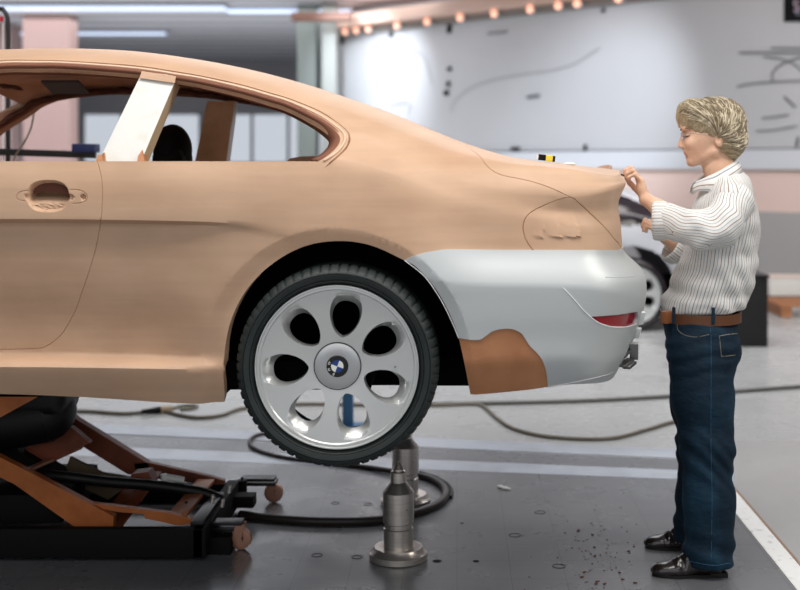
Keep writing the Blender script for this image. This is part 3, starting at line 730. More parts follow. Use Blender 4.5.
# lamp louvre hollows: scooped strips that end in a small dark step
for (xa, xb, tx, ty, dep) in ((562, 581, 566, 205, .010), (547, 561, 551, 208, .008), (532, 543, 543, 213, .006)):
    t = np.clip((PX[:, 1]-ty)/(237-ty), 0, 1)
    l_ = tx+(xa-tx)*t; rgt = tx+4+(xb-tx-4)*t
    ins_ = (PX[:, 0] > l_) & (PX[:, 0] < rgt) & (PX[:, 1] > ty) & (PX[:, 1] < 237.5) & (UVv[:, 1] < VK[12])
    f = np.clip((PX[:, 0]-l_)/(rgt-l_+1e-6), 0, 1)
    disp += np.where(ins_, dep*.9*t**2.0*(.25+.75*f), 0)
def region(name, key, m, parent, off=0.0, thick=.03, both=True, merge=False, inner=None, sharp=38, label=None):
    tr = TR[reg[key]]; used = np.unique(tr); mp = -np.ones(len(UVv), int); mp[used] = np.arange(len(used))
    V = Pb[used]+Nb[used]*(disp[used]+off)[:, None]; t = mp[tr]
    a = V[t[:, 1]]-V[t[:, 0]]; b = V[t[:, 2]]-V[t[:, 0]]; nn = np.cross(a, b); fl = (nn*Nb[used][t[:, 0]]).sum(1) < 0
    t = np.where(fl[:, None], t[:, ::-1], t)
    out = []
    Vm = V.copy(); Vm[:, 1] = 2*YC-Vm[:, 1]
    if merge: sets = [(np.concatenate([V, Vm]), np.concatenate([t, t[:, ::-1]+len(V)]))]
    else: sets = [(V, t)]+([(Vm, t[:, ::-1])] if both else [])
    for V_, t_ in sets:
        me = mesh_np(name, V_, t_)
        if merge:
            bm = bmesh.new(); bm.from_mesh(me); bmesh.ops.remove_doubles(bm, verts=[v for v in bm.verts if abs(v.co.y-YC) < .002], dist=.0015); bm.to_mesh(me); bm.free()
        o = link(name, me, [m, inner or m], parent, sharp)
        if label: o['label'] = label
        mark_rim(me)
        if thick:
            md = o.modifiers.new('thickness', 'SOLIDIFY'); md.thickness = thick; md.offset = -1
            md.material_offset = 1 if inner else 0; md.use_even_offset = False
        out.append(o)
    return out
CAR = thing('clay_model_car', 'full-size brown clay model of a coupe raised off the floor', 'car', (-.39, YC, .0))
region('body_shell', 'shell', M['clay'], CAR, 0, .035, merge=True, inner=M['clay_raw'])
drs = region('door', 'door', M['clay'], CAR, 0, .03)
region('tail_lamp', 'lamp', M['clay'], CAR, 0, .015)
bmp = region('rear_bumper', 'bump', M['silver'], CAR, .0025, .012, label='silver-filmed rear bumper skin')
region('reflector', 'refl', M['red_lens'], CAR, -.004, .006, label='dark red bumper reflector')
region('clay_patch', 'patch', M['clay_patch'], CAR, -.001, .012, label='bare orange-brown clay patch behind the wheel')
# front closing bulkhead (the unseen nose side)
fr_ = TB[0]; prof = [Vector(p) for p in fr_[::8]]+[Vector((p[0], 2*YC-p[1], p[2])) for p in fr_[::-8]]
mb = MB(); mb.prism(prof, (-.02, 0, 0)); mb.build('front_bulkhead', M['clay_raw'], CAR, None)
# pale strip round the window
# film edge lines
def ribbon(uvs, w_, h_, name, m, parent):
    q = np.array(uvs); P_ = S(q[:, 0], q[:, 1]); n_ = Nrm(q[:, 0], q[:, 1])*(-1 if FLIP else 1)
    return MB().tube([Vector(p+n*h_) for p, n in zip(P_, n_)], w_, 6).build(name, m, parent, 180)
ribbon([p for p in uvl([(404.5,260.5),(425,277),(441,300),(452,322),(458.5,338)], 4)], .0016, .004, 'film_edge', M['silver_edge'], bmp[0])
ribbon(uvl([(548,386.5),(570,382.5),(590,378.5),(606,374.5),(613,371.5)], 4, False), .0022, .002, 'film_edge', M['silver_edge'], bmp[0])
ribbon(uvl([(563,288),(570,295),(577,303),(584,311),(590,316.5),(598,322.5),(610,326.7),(624,327),(636,324)], 4), .0022, .002, 'film_edge', M['silver_edge'], bmp[0])
ribbon(uvl([(605,277.5),(620,277.2),(634,276.8)], 4, False), .0012, .003, 'film_edge', M['silver_edge'], bmp[0])
mid_ = [((a[0]+b[0])/2, (a[1]+b[1])/2) for a, b in zip(STR, WIN)]
STRM = [(-232,161),(-168,119),(-117,92),(-89,78),(-58,70),(0,63.3),(34,62.9),(68,63.5),(136,68.7),(180,75.2),(203,79),(240,87.5),(270,96),(290,102.3),(318,114.8),(333,124.5),(343,133),(344.8,140),(341,148),(333,155.5),(324,161)]
q = np.array(uvl(STRM)); P_ = S(q[:, 0], q[:, 1]); n_ = Nrm(q[:, 0], q[:, 1])*(-1 if FLIP else 1)
for mir in (1, -1):
    L_ = [Vector(p+n*.002) for p, n in zip(P_, n_)]
    if mir < 0: L_ = [Vector((p.x, 2*YC-p.y, p.z)) for p in L_]
    MB().tube(L_, .0042, 8).build('window_trim', M['strip'], CAR, 180)
# loose film at the lower rear corner
e0 = at(619, 362, 4.2)
mb = MB()
for k, (ax, ay, bx_, by) in enumerate(((622, 357, 633, 343), (620, 366, 631, 359), (626, 368, 633, 362), (634, 343, 634, 359))):
    mb.bar(at(ax, ay, 4.16), at(bx_, by, 4.2), .03, .010)
mb.build('tow_bracket', M['wire'], bmp[0], None)
MB().bar(at(642.5, 312, 4.22), at(640, 324, 4.24), .02, .012).bar(at(639, 328, 4.22), at(636, 338, 4.24), .02, .008).build('film_flap', M['silver_edge'], bmp[0])
# window reveal
HOL = WIN[:]
OPN = [(-222,161),(-160,127),(-112,101),(-86,88.5),(-56,80),(0,73.5),(34,73),(68,73.3),(136,77.5),(180,84),(203,88),(240,97),(268,106),(288,113),(312,126),(324,135),(330,141.5),(330,146),(327,151),(320,157),(311,161.5)]
hs = sm2(HOL, 6); os_ = sm2(OPN, 6)
bmr = []
A_ = []
for (q, o_) in zip(hs, os_):
    u, v = inv(*q); a = Vector(S(u, v)); D2 = a.y+.07; A_.append((a, at(o_[0], o_[1], D2)))
for mir in (0, 1):
    bm = bmesh.new(); prev = None
    for a, b in A_:
        if mir: a = Vector((a.x, 2*YC-a.y, a.z)); b = Vector((b.x, 2*YC-b.y, b.z))
        m_ = (a+b)/2; cur = [bm.verts.new(a), bm.verts.new(m_), bm.verts.new(b)]
        if prev:
            for k in range(2): bm.faces.new([prev[k], cur[k], cur[k+1], prev[k+1]] if not mir else [prev[k+1], cur[k+1], cur[k], prev[k]])
        prev = cur
    me = bpy.data.meshes.new('window_reveal'); bm.to_mesh(me); bm.free()
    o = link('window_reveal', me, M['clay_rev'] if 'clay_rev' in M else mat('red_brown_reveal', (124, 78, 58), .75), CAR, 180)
    md = o.modifiers.new('t', 'SOLIDIFY'); md.thickness = .015; md.offset = 0
# inner lips: ragged edges of the roof lining at the far rail and header
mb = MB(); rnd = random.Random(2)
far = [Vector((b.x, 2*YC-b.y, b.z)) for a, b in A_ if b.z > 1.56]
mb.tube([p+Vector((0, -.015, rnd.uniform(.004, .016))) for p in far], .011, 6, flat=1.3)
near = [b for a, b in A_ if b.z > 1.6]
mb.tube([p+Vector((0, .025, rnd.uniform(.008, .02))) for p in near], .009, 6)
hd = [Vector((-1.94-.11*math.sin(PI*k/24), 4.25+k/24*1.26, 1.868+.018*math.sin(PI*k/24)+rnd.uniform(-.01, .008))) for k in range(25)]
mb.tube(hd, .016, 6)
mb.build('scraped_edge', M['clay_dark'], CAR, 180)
MB().box((-1.70, 5.21, 1.858), (.16, .15, .010), Matrix.Rotation(-.28, 3, 'X')).build('lining_patch', mat('dark_grey_patch', (78, 80, 84), .8), CAR)
# pillars through the window
def pillar(name, m, side, face, depth, label=None):
    mb = MB(); mb.prism(face, (0, depth, 0)); o = mb.build(name, m, CAR, 20)
    bmesh_mat = side
    o.data.materials.append(side)
    for p in o.data.polygons:
        if abs(p.normal.y) < .7: p.material_index = 1
    if label: o['label'] = label
    return o
pil = pillar('window_pillar', M['foam'], M['foam_side'], [at(97.5, 164, 4.06), at(140, 164, 4.06), at(175.5, 80, 4.2), at(141, 74.5, 4.2)], .10, 'white-painted slanted block pillar')
MB().prism([at(139.5, 78, 4.185), at(174.5, 83, 4.185), at(177, 73, 4.2), at(142, 70, 4.2)], (0, .1, 0)).build('clay_cap', M['clay'], pil)
MB().prism([at(95, 163, 4.04), at(104, 163, 4.04), at(103.5, 152.5, 4.06), at(101.5, 155, 4.06), at(98, 154.5, 4.06)], (0, .03, 0)).build('clay_smear', M['clay_patch'], pil)
MB().prism([at(137, 163, 4.04), at(145, 163, 4.04), at(142, 150, 4.075), at(139.5, 154, 4.06), at(138, 156, 4.06)], (0, .05, 0)).build('clay_smear', M['clay_patch'], pil)
pillar('window_pillar', M['clay_raw2'] if 'clay_raw2' in M else mat('tan_far_pillar', (222, 186, 148), .7, noise=(12, (204, 168, 130), .4, .7)), M['foam'], [at(194.5, 164, 5.5), at(226, 164, 5.5), at(234.5, 101, 5.42), at(207, 101, 5.42)], .09, 'tan block pillar on the far side of the car')  # white side material stands in for the brightly lit right face
# inner shelf, arch of parcel shelf, underbody, wheel housing
MB().box((-1.35, YC, 1.33), (3.1, 1.56, .03)).box((-.08, YC, 1.33), (.5, 1.5, .03)).build('inner_deck', M['clay_raw'], CAR, None)
mb = MB(); ac = [at(x, y, 4.75) for x, y in ((283, 164), (290, 158.5), (300, 156.5), (312, 156), (322, 157), (332, 160), (340, 166))]
mb.prism(ac, (0, .5, 0)); mb.build('rear_shelf', M['clay'], CAR, 40)
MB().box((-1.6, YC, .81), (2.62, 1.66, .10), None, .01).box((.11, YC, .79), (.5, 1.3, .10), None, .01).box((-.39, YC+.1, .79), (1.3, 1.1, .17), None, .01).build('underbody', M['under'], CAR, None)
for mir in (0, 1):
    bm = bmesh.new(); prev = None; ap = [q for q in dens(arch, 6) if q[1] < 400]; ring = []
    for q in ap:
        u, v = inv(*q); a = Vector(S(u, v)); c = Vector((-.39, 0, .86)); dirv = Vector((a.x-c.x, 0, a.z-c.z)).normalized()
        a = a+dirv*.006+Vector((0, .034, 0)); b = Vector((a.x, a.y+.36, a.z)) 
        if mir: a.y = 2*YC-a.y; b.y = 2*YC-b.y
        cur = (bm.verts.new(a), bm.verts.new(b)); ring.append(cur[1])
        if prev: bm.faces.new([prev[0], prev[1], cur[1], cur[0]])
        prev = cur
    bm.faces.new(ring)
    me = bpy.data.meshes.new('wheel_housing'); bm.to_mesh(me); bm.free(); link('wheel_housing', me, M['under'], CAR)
# ------------------------------------------------------------ wheel
def build_wheel(parent, c, k=1.0, full=True):
    cx, cy, cz = c; mats = M
    def prof_tyre():
        return [(.262, .03), (.270, .010), (.280, .0), (.300, -.008), (.315, -.004), (.326, .012), (.333, .03), (.335, .06), (.3355, .12), (.334, .19), (.326, .235), (.30, .25), (.27, .24), (.262, .22)]
    pr_ = prof_tyre(); tyre = MB(); NN = 324
    def mod(i, kk, r):
        if i in (5, 6, 7): return r-(.0055 if kk % 4 == 0 else 0)
        if i in (8,): return r-(.004 if (kk+2) % 4 == 0 else 0)
        return r
    # concentric sidewall grooves
    pf = []
    for i, (r, h) in enumerate(pr_):
        pf.append((r, h))
        if i == 2: pf += [(.284, -.003), (.2855, -.0005), (.287, -.0045)]
        if i == 3: pf += [(.304, -.0085), (.3055, -.005), (.307, -.008)]
    idx = {id(p): n for n, p in enumerate(pf)}
    def mod2(i, kk, r):
        if r in (.326, .333, .335) and i > 5 and pf[i][1] < .1: return r-(.006 if kk % 5 == 0 else 0)
        return r
    tyre.lathe([(r*k, h*k) for r, h in pf], (cx, cy, cz), 'Y', NN if full else 64, (lambda i, kk, r: mod2(i, kk, round(r, 4))) if full else None)
    # rim face
    R = .2635*k
    P2 = []; E2 = []; holes = []; outer = []
    def ring(f, n, close=True):
        b = len(P2); P2.extend(f(2*PI*i/n) for i in range(n)); E2.extend((b+i, b+(i+1) % n) for i in range(n)); return [P2[b+i] for i in range(n)]
    ring(lambda a: (R*math.cos(a), R*math.sin(a)), 140)
    ring(lambda a: (.2510*k*math.cos(a), .2510*k*math.sin(a)), 140)
    ring(lambda a: (.2545*k*math.cos(a), .2545*k*math.sin(a)), 140)
    ring(lambda a: (.077*k*math.cos(a), .077*k*math.sin(a)), 64)
    m_in, m_out = [], []
    def drop(s, t, grow):
        # teardrop in (radial, tangential): narrow near the hub, wide outside
        r0, r1, hw = (.098-grow*.4, .214+grow*3.6, .045+grow*.9)
        th = s; rad = r0+(r1-r0)*(1-math.cos(th))/2
        q = (rad-r0)/(r1-r0)
        wdt = hw*(q**.62)*((1-q)**.42)/( (.596**.62)*(.404**.42) )
        return rad, wdt*(1 if t > 0 else -1)
    def dropline(ang, grow, n=22):
        o_ = []
        for i in range(n): o_.append(drop(PI*i/n, 1, grow))
        for i in range(n): o_.append(drop(PI*(1-i/n), -1, grow))
        ca, sa = math.sin(ang), math.cos(ang); res = []
        for rad, tt in o_:
            res.append(((rad*ca+tt*sa)*k, (rad*sa-tt*ca)*k))
        return res
    ins_, outs_ = [], []
    for j in range(7):
        a = math.radians(9.0+j*360/7)
        for grow, st in ((0, ins_), (.0085, outs_)):
            L_ = dropline(a, grow); b = len(P2); P2.extend(L_); n = len(L_); E2.extend((b+i, b+(i+1) % n) for i in range(n)); st.append(L_)
    g = np.arange(-R, R, .011*k); X, Y = np.meshgrid(g, g); G = np.stack([X.ravel(), Y.ravel()], 1)
    rr = np.hypot(G[:, 0], G[:, 1]); G = G[(rr < .247*k) & (rr > .004)]
    d2 = ((G[:, None]-np.array(P2)[None])**2).sum(2).min(1); G = G[d2 > (.0035*k)**2]
    r2 = delaunay_2d_cdt([Vector(p) for p in P2]+[Vector((float(a), float(b))) for a, b in G], E2, [], 0, 1e-6)
    V2 = np.array([(p.x, p.y) for p in r2[0]]); T2 = np.array([f for f in r2[2] if len(f) == 3]); C2 = V2[T2].mean(1)
    good = np.hypot(C2[:, 0], C2[:, 1]) < R
    for L_ in ins_: good &= ~pip(C2, L_)
    T2 = T2[good]; r = np.hypot(V2[:, 0], V2[:, 1])/k
    dep = .012+.020*np.clip(1-r/.25, 0, 1)**1.0
    dep = np.where(r > .2528, .005, dep)
    for Lo, Li in zip(outs_, ins_):
        inside = pip(V2, Lo) | (np.min(((V2[:, None]-np.array(Lo)[None])**2).sum(2), 1) < 1e-10)
        di = dseg(V2, Li+[Li[0]]); do = dseg(V2, Lo+[Lo[0]])
        t = np.where(inside, do/(di+do+1e-9), 0); dep = dep+t*(.034)
    V3 = np.stack([cx+V2[:, 0], cy+dep*k, cz+V2[:, 1]], 1)
    used = np.unique(T2); mp = -np.ones(len(V3), int); mp[used] = np.arange(len(used)); T2 = mp[T2]; V3 = V3[used]
    n0 = np.cross(V3[T2[:, 1]]-V3[T2[:, 0]], V3[T2[:, 2]]-V3[T2[:, 0]])[:, 1] > 0
    T2 = np.where(n0[:, None], T2[:, ::-1], T2)
    me = mesh_np('wheel', V3, T2)
    wh = link('wheel', me, mats['rim'], parent, 50); mark_rim(me)
    md = wh.modifiers.new('t', 'SOLIDIFY'); md.thickness = .012*k; md.offset = -1; md.use_rim = True
    tyre.build('tyre', mats['tyre'], wh, 40)
    MB().lathe([(.2635*k, .003*k), (.2655*k, -.004*k), (.268*k, .0), (.266*k, .02*k), (.25*k, .05*k), (.24*k, .2*k), (.262*k, .235*k)], (cx, cy, cz), 'Y', 96).build('rim_barrel', mats['rim_dark'] , wh, 40)
    MB().lathe([(.2625*k, .004*k), (.2645*k, -.004*k), (.2675*k, -.004*k), (.269*k, .004*k)], (cx, cy, cz), 'Y', 120).build('rim_flange', mats['rim'], wh, 40)
    cap = MB().lathe([(.0, .022*k), (.036*k, .022*k), (.055*k, .021*k), (.074*k, .024*k), (.0755*k, .03*k), (.0755*k, .04*k)], (cx, cy, cz), 'Y', 72).build('hub_cap', mats['rim_cap'], wh, 30)
    MB().lathe([(.0755*k, .0235*k), (.0785*k, .0235*k), (.0785*k, .03*k)], (cx, cy, cz), 'Y', 72).build('cap_gap', mats['rim_dark'], wh, 30)
    if full:
        # roundel
        yy = cy+.0175
        em = MB().lathe([(.0, 0), (.034, 0), (.036, .0015), (.036, .006)], (cx, yy, cz), 'Y', 48).build('emblem', mats['black_gloss'], wh, 30)
        ri = .0205; tilt = math.radians(20)
        for q in range(4):
            bm = bmesh.new(); a0 = tilt+q*PI/2; vs = [bm.verts.new((cx, yy-.0008, cz))]
            for i in range(13):
                a = a0+PI/2*i/12; vs.append(bm.verts.new((cx+ri*math.sin(a), yy-.0008, cz+ri*math.cos(a))))
            for i in range(1, 13): bm.faces.new([vs[0], vs[i+1], vs[i]])
            me = bpy.data.meshes.new('quadrant'); bm.to_mesh(me); bm.free()
            link('quadrant', me, mats['blue'] if q % 2 == 1 else mats['white'], em)
        for ch, deg in (('B', -155), ('M', -112), ('W', -68)):
            a = math.radians(deg); p = (cx+.0282*math.sin(a), yy-.001, cz+.0282*math.cos(a))
            rot = Matrix.Rotation(-a if False else 0, 3, 'Y') @ Matrix.Rotation(a, 3, 'Y') @ Matrix.Rotation(PI/2, 3, 'X')
            text(ch, p, .012, mats['white'], em, rot, 'letter', .0003)
        MB().cyl((cx, cy+.09, cz), (cx, cy+.5, cz), .06, n=24).build('axle', mats['under'], wh)
        MB().cyl((cx+.19, cy+.005, cz-.0), (cx+.19, cy+.03, cz), .003).build('valve', mats['wire'], wh)
    return wh
WC = (-.393, 3.922, .859)
build_wheel(CAR, WC)
# driver seat headrest seen through the window
st = thing('car_seat', 'black car seat with rounded headrest standing inside the clay car', 'seat', (-1.1, 5.15, 1.2))
mb = MB(); c = at(170, 148, 5.1)
mb.sph((c.x-.012, 5.2, 1.585), .1, (.80, 1.3, 1.12), 32); mb.box((c.x-.012, 5.2, 1.53), (.134, .25, .13), None, .04); mb.build('headrest', M['black'], st, 60)
MB().box((c.x-.02, 5.2, 1.42), (.14, .46, .13), None, .04).build('backrest', M['black'], st, 60)
hp_ = [(28.5,195),(29.5,190),(33,185.5),(39,183),(48,182.3),(57,183),(63,185.5),(67,190),(68.5,195),(62,193.6),(55,192.6),(47,192.2),(39,192.6),(33,193.6)]
MB().prism([at(a, b, 3.972) for a, b in sm2(hp_+[hp_[0]], 3)[:-1]], (0, .004, 0)).build('handle_shade', mat('dark_brown_shade', (98, 56, 42), .8), CAR, None)  # flat dark sheet: shade of the upper handle cup put into its colour
# things on the boot lid
t = thing('marker_block', 'black and yellow block lying on the boot lid of the clay car', 'marker', at(545, 160, 4.5))
MB().box(at(537.7, 157, 4.5), (.007, .03, .018), Matrix.Rotation(.1, 3, 'Y')).build('white_end', M['white'], t)
MB().box(at(541.8, 157.4, 4.5), (.028, .032, .022), Matrix.Rotation(.1, 3, 'Y'), .002).build('black_end', M['black'], t)
MB().box(at(549, 158.3, 4.5), (.026, .032, .022), Matrix.Rotation(.1, 3, 'Y'), .002).build('yellow_band', mat('yellow_plastic', (240, 214, 60), .4), t)
MB().box(at(553.8, 159, 4.5), (.008, .032, .022), Matrix.Rotation(.1, 3, 'Y'), .002).build('black_tip', M['black'], t)
mb = MB(); mb.sph(at(569.5, 164, 4.5), .016, (1.5, 1.2, .45), 14)
tag(mb.build('white_disc', M['white'], None, 60), 'small white disc on the boot lid behind the yellow and black block', 'disc')
# ------------------------------------------------------------ silver coupe behind
def back_car():
    off = Vector((1.985, 7.0, -.53)); t = thing('silver_coupe', 'silver coupe parked behind the person, its rear wheel beside the silver bumper', 'car', (1.7, 11.9, 0))
    us = np.arange(-516, UMAX, 4.0); us = np.append(us, UMAX); vs = np.append(np.arange(0, VMAX, 4.0), VMAX)
    U, V = np.meshgrid(us, vs, indexing='ij'); P_ = S(U, V); nu, nv = P_.shape[:2]
    PXg = proj(P_); cu = (U[:-1, :-1]+U[1:, 1:])/2; cv = (V[:-1, :-1]+V[1:, 1:])/2
    cc = np.stack([cu.ravel(), cv.ravel()], 1)
    inw = pip(cc, uvl([(-160,186),(-120,120),(-60,80),(60,70),(200,82),(300,106),(350,121),(390,139),(410,154),(405,170),(380,184),(330,190),(60,190),(-160,186)], 6, False)).reshape(cu.shape); ina = pip(cc, arch_uv).reshape(cu.shape); inws = pip(cc, wsc).reshape(cu.shape)
    for mir in (0, 1):
        Vv = P_.reshape(-1, 3).copy()
        if mir: Vv[:, 1] = 2*YC-Vv[:, 1]
        Vv += np.array(off); Vv[:, 2] *= 1.06
        fb, fg = [], []
        for i in range(nu-1):
            for j in range(nv-1):
                if ina[i, j]: continue
                a = i*nv+j; q = [a, a+nv, a+nv+1, a+1]
                if mir: q = q[::-1]
                (fg if (inw[i, j] or inws[i, j]) else fb).append(q)
        link('car_side', mesh_np('car_side', Vv, fb), M['bgsilver'], t, 60)
        link('window_glass', mesh_np('window_glass', Vv, fg), M['bgglass'], t, 60)
    fr = TB[0]; prof = [Vector(p)+off for p in fr[::8]]+[Vector((p[0], 2*YC-p[1], p[2]))+off for p in fr[::-8]]
    MB().prism(prof, (-.02, 0, 0)).build('front_panel', M['bgsilver'], t, None)
    MB().box((off.x-.9, 11.88, .3), (3.2, 1.5, .16)).build('underbody', M['under'], t, None)
    old = dict(M); M['tyre'] = M['bgglass']
    build_wheel(t, (WC[0]+off.x, WC[1]+off.y, .335), 1.0, False)
    M.update(old)
M['bgsilver'] = mat('silver_car_paint', (196, 198, 204), .35, .3)
M['bgglass'] = mat('dark_car_glass', (34, 26, 32), .15)
back_car()
# ------------------------------------------------------------ measuring stands
def stand(px, py, label):
    g = gr(px, py); t = thing('measuring_stand', label, 'stand', g, 'turned steel stands on the floor plate')
    o = (g.x, g.y, 0)
    MB().lathe([(0, .004), (.106, .004), (.112, .008), (.112, .030), (.100, .040), (.092, .052), (.072, .052), (.060, .050), (0, .050)], o, 'Z', 56).build('base_flange', M['steel'], t, 30)
    b = MB().lathe([(0, .05), (.0575, .05), (.0575, .122), (.0535, .126), (.0535, .142), (.060, .146), (.060, .262), (.057, .266), (.030, .300), (.0, .300)], o, 'Z', 56).build('barrel', M['steel'], t, 30)
    MB().lathe([(0, .298), (.030, .298), (.030, .338), (.027, .342), (0, .342)], o, 'Z', 40).build('collar', M['steel'], t, 30)
    MB().lathe([(0, .341), (.021, .341), (.021, .350), (.017, .356), (.0115, .368), (.006, .376), (0, .377)], o, 'Z', 32).build('tip', M['steel'], t, 30)
    MB().cyl((g.x+.035, g.y-.0555, .205), (g.x+.035, g.y-.0495, .205), .0015).build('lock_screw', M['black'], b)
stand(398.4, 559.5, 'nearer turned steel stand with pointed tip below the wheel')
stand(405.5, 505, 'farther turned steel stand, its top hidden by the tyre')
# hose
hp = [(240, 514.5, .02), (262, 517.5, .018), (298, 520.5, .018), (330, 521.5, .018), (365, 521, .018), (395, 518, .018), (420, 511.5, .018), (438, 504, .018), (446, 495, .018), (444, 487, .018), (436, 481, .018), (424, 476.5, .018), (408, 473.5, .018), (388, 470.5, .018), (365, 467, .015), (330, 463, .012), (294, 459, .012), (272, 455, .012), (257, 450, .012), (250, 444, .012), (252, 438, .012), (264, 433.5, .012), (290, 431, .012), (330, 430, .012), (380, 431, .012)]
pts_ = [gr(a, b, c) for a, b, c in hp]
o = MB().tube(spline(pts_, 6), .0185, 12, taper=lambda t_: 1-.42*min(1, max(0, (t_-.35)/.3))).build('air_hose', M['hose'], None, 180)
tag(o, 'thick dark rubber hose looping from the lift around the steel stands', 'hose')
o = MB().tube(spline([gr(420, 472, .012), gr(430, 475, .012), gr(438, 478, .012), gr(448, 484, .012), gr(452, 491, .012), gr(451, 497, .012)], 6), .007, 8).build('thin_air_line', M['rubber'], None, 180)
tag(o, 'thin black line running beside the hose bend right of the stands', 'hose')
# ------------------------------------------------------------ scissor lift
LF = thing('scissor_lift', 'orange scissor lift on a black base under the front of the clay car', 'lift', (-1.9, 4.95, 0))
def bz(px, py, D): return at(px, py, D)
# black base trough with a raised rim
n0 = at(0, 562, 4.6).z
YN, YF = 4.58, 5.30
MB().box((-2.35, YN+.02, .075), (2.76, .04, .11), None, .004).box((-2.35, YF-.02, .075), (2.70, .04, .09), None, .004).box((-.985, (YN+YF)/2, .075), (.05, YF-YN, .11), None, .004).build('base_frame', M['black'], LF)
MB().box((-2.35, (YN+YF)/2, .035), (2.7, YF-YN-.06, .03)).build('base_tray', mat('oily_dark_tray', (34, 38, 40), .3, noise=(9, (16, 17, 18), .4, .6)), LF)
def plate(name, pp, D, dep, m, bev=0):
    mb = MB(); mb.prism([at(a, b, D) if not isinstance(D, (list, tuple)) else at(a, b, D[i]) for i, (a, b) in enumerate(pp)], (0, dep, 0)); return mb.build(name, m, LF, 30)
plate('arm', [(-110,402),(33,474),(113.5,516.5),(113,533.5),(84,533.5),(14,484),(-120,420)], 4.66, .04, M['orange'])
plate('arm', [(72,416),(79,421),(148,463.5),(150,474),(128,474.5),(68,437.5),(50,420)], 5.22, .05, M['orange_dark'])
plate('arm', [(15,455),(66,424),(76,431),(90,443),(28,474)], 4.95, .04, M['orange_dark'])
plate('lever', [(89,503),(122,507),(172,513.5),(192,519.5),(192,524),(178,525.5),(145,518.5),(144,514),(118,512),(89,506)], 4.68, .03, M['orange'])
plate('lever', [(134,463.5),(148,462.5),(212,477),(224,480.5),(224,484.5),(205,484),(150,478),(136,470)], 5.22, .03, M['orange_dark'])
a = at(177, 516, 4.70); b = at(206, 480.5, 5.20)
MB().bar(a, b, .075, .014).build('cross_member', M['orange'], LF)
for f in (.3, .62): MB().cyl(a.lerp(b, f)+Vector((0, 0, .005)), a.lerp(b, f)+Vector((0, 0, .012)), .006, n=12).build('bolt_head', M['black'], LF)
MB().bar(at(107, 528, 4.72), at(150, 472, 5.2), .11, .012).build('cross_plate', M['orange_dark'], LF)
plate('gusset', [(70,457),(102,473),(134,478),(128,486),(108,500),(62,478)], 5.0, .02, mat('olive_dirty_plate', (98, 82, 58), .6))
plate('gusset', [(132,474),(148,472),(153,482),(140,486),(128,480)], 5.0, .08, M['orange_dark'])
MB().bar(at(28, 470, 4.8), at(80, 447, 5.15), .03, .012).build('tie_bar', M['caster'], LF)
MB().cyl(at(166, 477, 5.0), at(184, 480, 5.02), .014, n=16).cyl(at(164, 474, 5.0), at(165, 484, 5.0), .014, n=14).build('white_fitting', M['white'], LF)
MB().tube(spline([at(46, 475, 4.85), at(75, 478, 4.85), at(110, 482, 4.9), at(150, 485, 4.95), at(200, 492, 5.0), at(222, 500, 5.0)], 6), .022, 10).build('hydraulic_hose', M['rubber'], LF, 180)
# orange top plate and big black rubber bellows under the sill
MB().box((-1.95, 4.95, .69), (.9, 1.2, .02)).build('top_plate', M['black'], LF)
plate('top_wedge', [(-60,395),(-60,437),(1,417),(42,394.5),(42,393)], 4.35, .3, M['orange'])
o = MB().cyl((-2.25, 4.85, .46), (-1.64, 4.85, .53), .17, .125, 40).build('bellows', M['rubber'], LF, 40)
mb = MB(); mb.sph((-1.66, 4.85, .53), .125, (.95, 1, 1), 28); mb.box((-1.80, 4.85, .60), (.5, .26, .15), None, .05); mb.build('bellows_end', M['rubber'], LF, 60)
plate('side_cover', [(-80,425),(2,432),(20,452),(60,476),(45,484),(-10,470),(-80,440)], 4.9, .12, M['black'])
MB().box((-2.3, 4.95, .17), (1.5, .5, .12), None, .02).build('motor_box', M['black'], LF)
# casters
def caster(px, py, D, pp, label=None):
    g = gr(px, py); x, y = g.x, g.y
    MB().box((x-.06, y, .112), (.15, .07, .012), None, .002).build('caster_plate', M['black_gloss'], LF)
    fk = MB().box((x, y-.022, .075), (.035, .005, .07), Matrix.Rotation(.25, 3, 'Y')).box((x, y+.022, .075), (.035, .005, .07), Matrix.Rotation(.25, 3, 'Y')).cyl((x-.008, y, .10), (x-.008, y, .115), .022).build('caster_fork', M['caster'], LF)
    MB().lathe([(.012, -.015), (.03, -.016), (.041, -.014), (.043, 0), (.041, .014), (.03, .016), (.012, .015)], (x+.008, y, .047), 'Y', 28).cyl((x+.008, y-.026, .047), (x+.008, y+.026, .047), .008).build('caster_wheel', M['caster'], fk)
caster(239, 550, 4.7, None)
caster(272, 503, 5.4, None)
def blk(px, py, D, s, name, m=None, bev=.004, r=None): return MB().box(at(px, py, D), s, r, bev).build(name, m or M['black'], LF)
blk(220, 545, 4.72, (.1, .1, .09), 'corner_block')
blk(228, 527, 4.75, (.12, .07, .012), 'corner_bracket', M['black_gloss'])
blk(208, 512, 4.85, (.05, .42, .05), 'end_rail', M['black_gloss'], .004)
blk(232, 500, 5.2, (.2, .08, .05), 'end_bracket')
blk(262, 482, 5.38, (.13, .08, .018), 'arm_plate', M['black_gloss'])
MB().cyl(at(242, 502, 5.3), at(242, 480, 5.3), .022, n=20).cyl(at(242, 480, 5.3), at(242, 477, 5.3), .005, n=12).build('jack_knob', M['black'], LF)
for (px, py) in ((212, 503), (205, 527), (196, 536), (222, 507), (229, 493)):
    MB().cyl(at(px, py, 4.72), at(px+1, py-5, 4.72), .008, n=12).sph(at(px+1, py-6, 4.72), .009, (1, 1, 1), 10).build('fitting', M['steel'], LF)
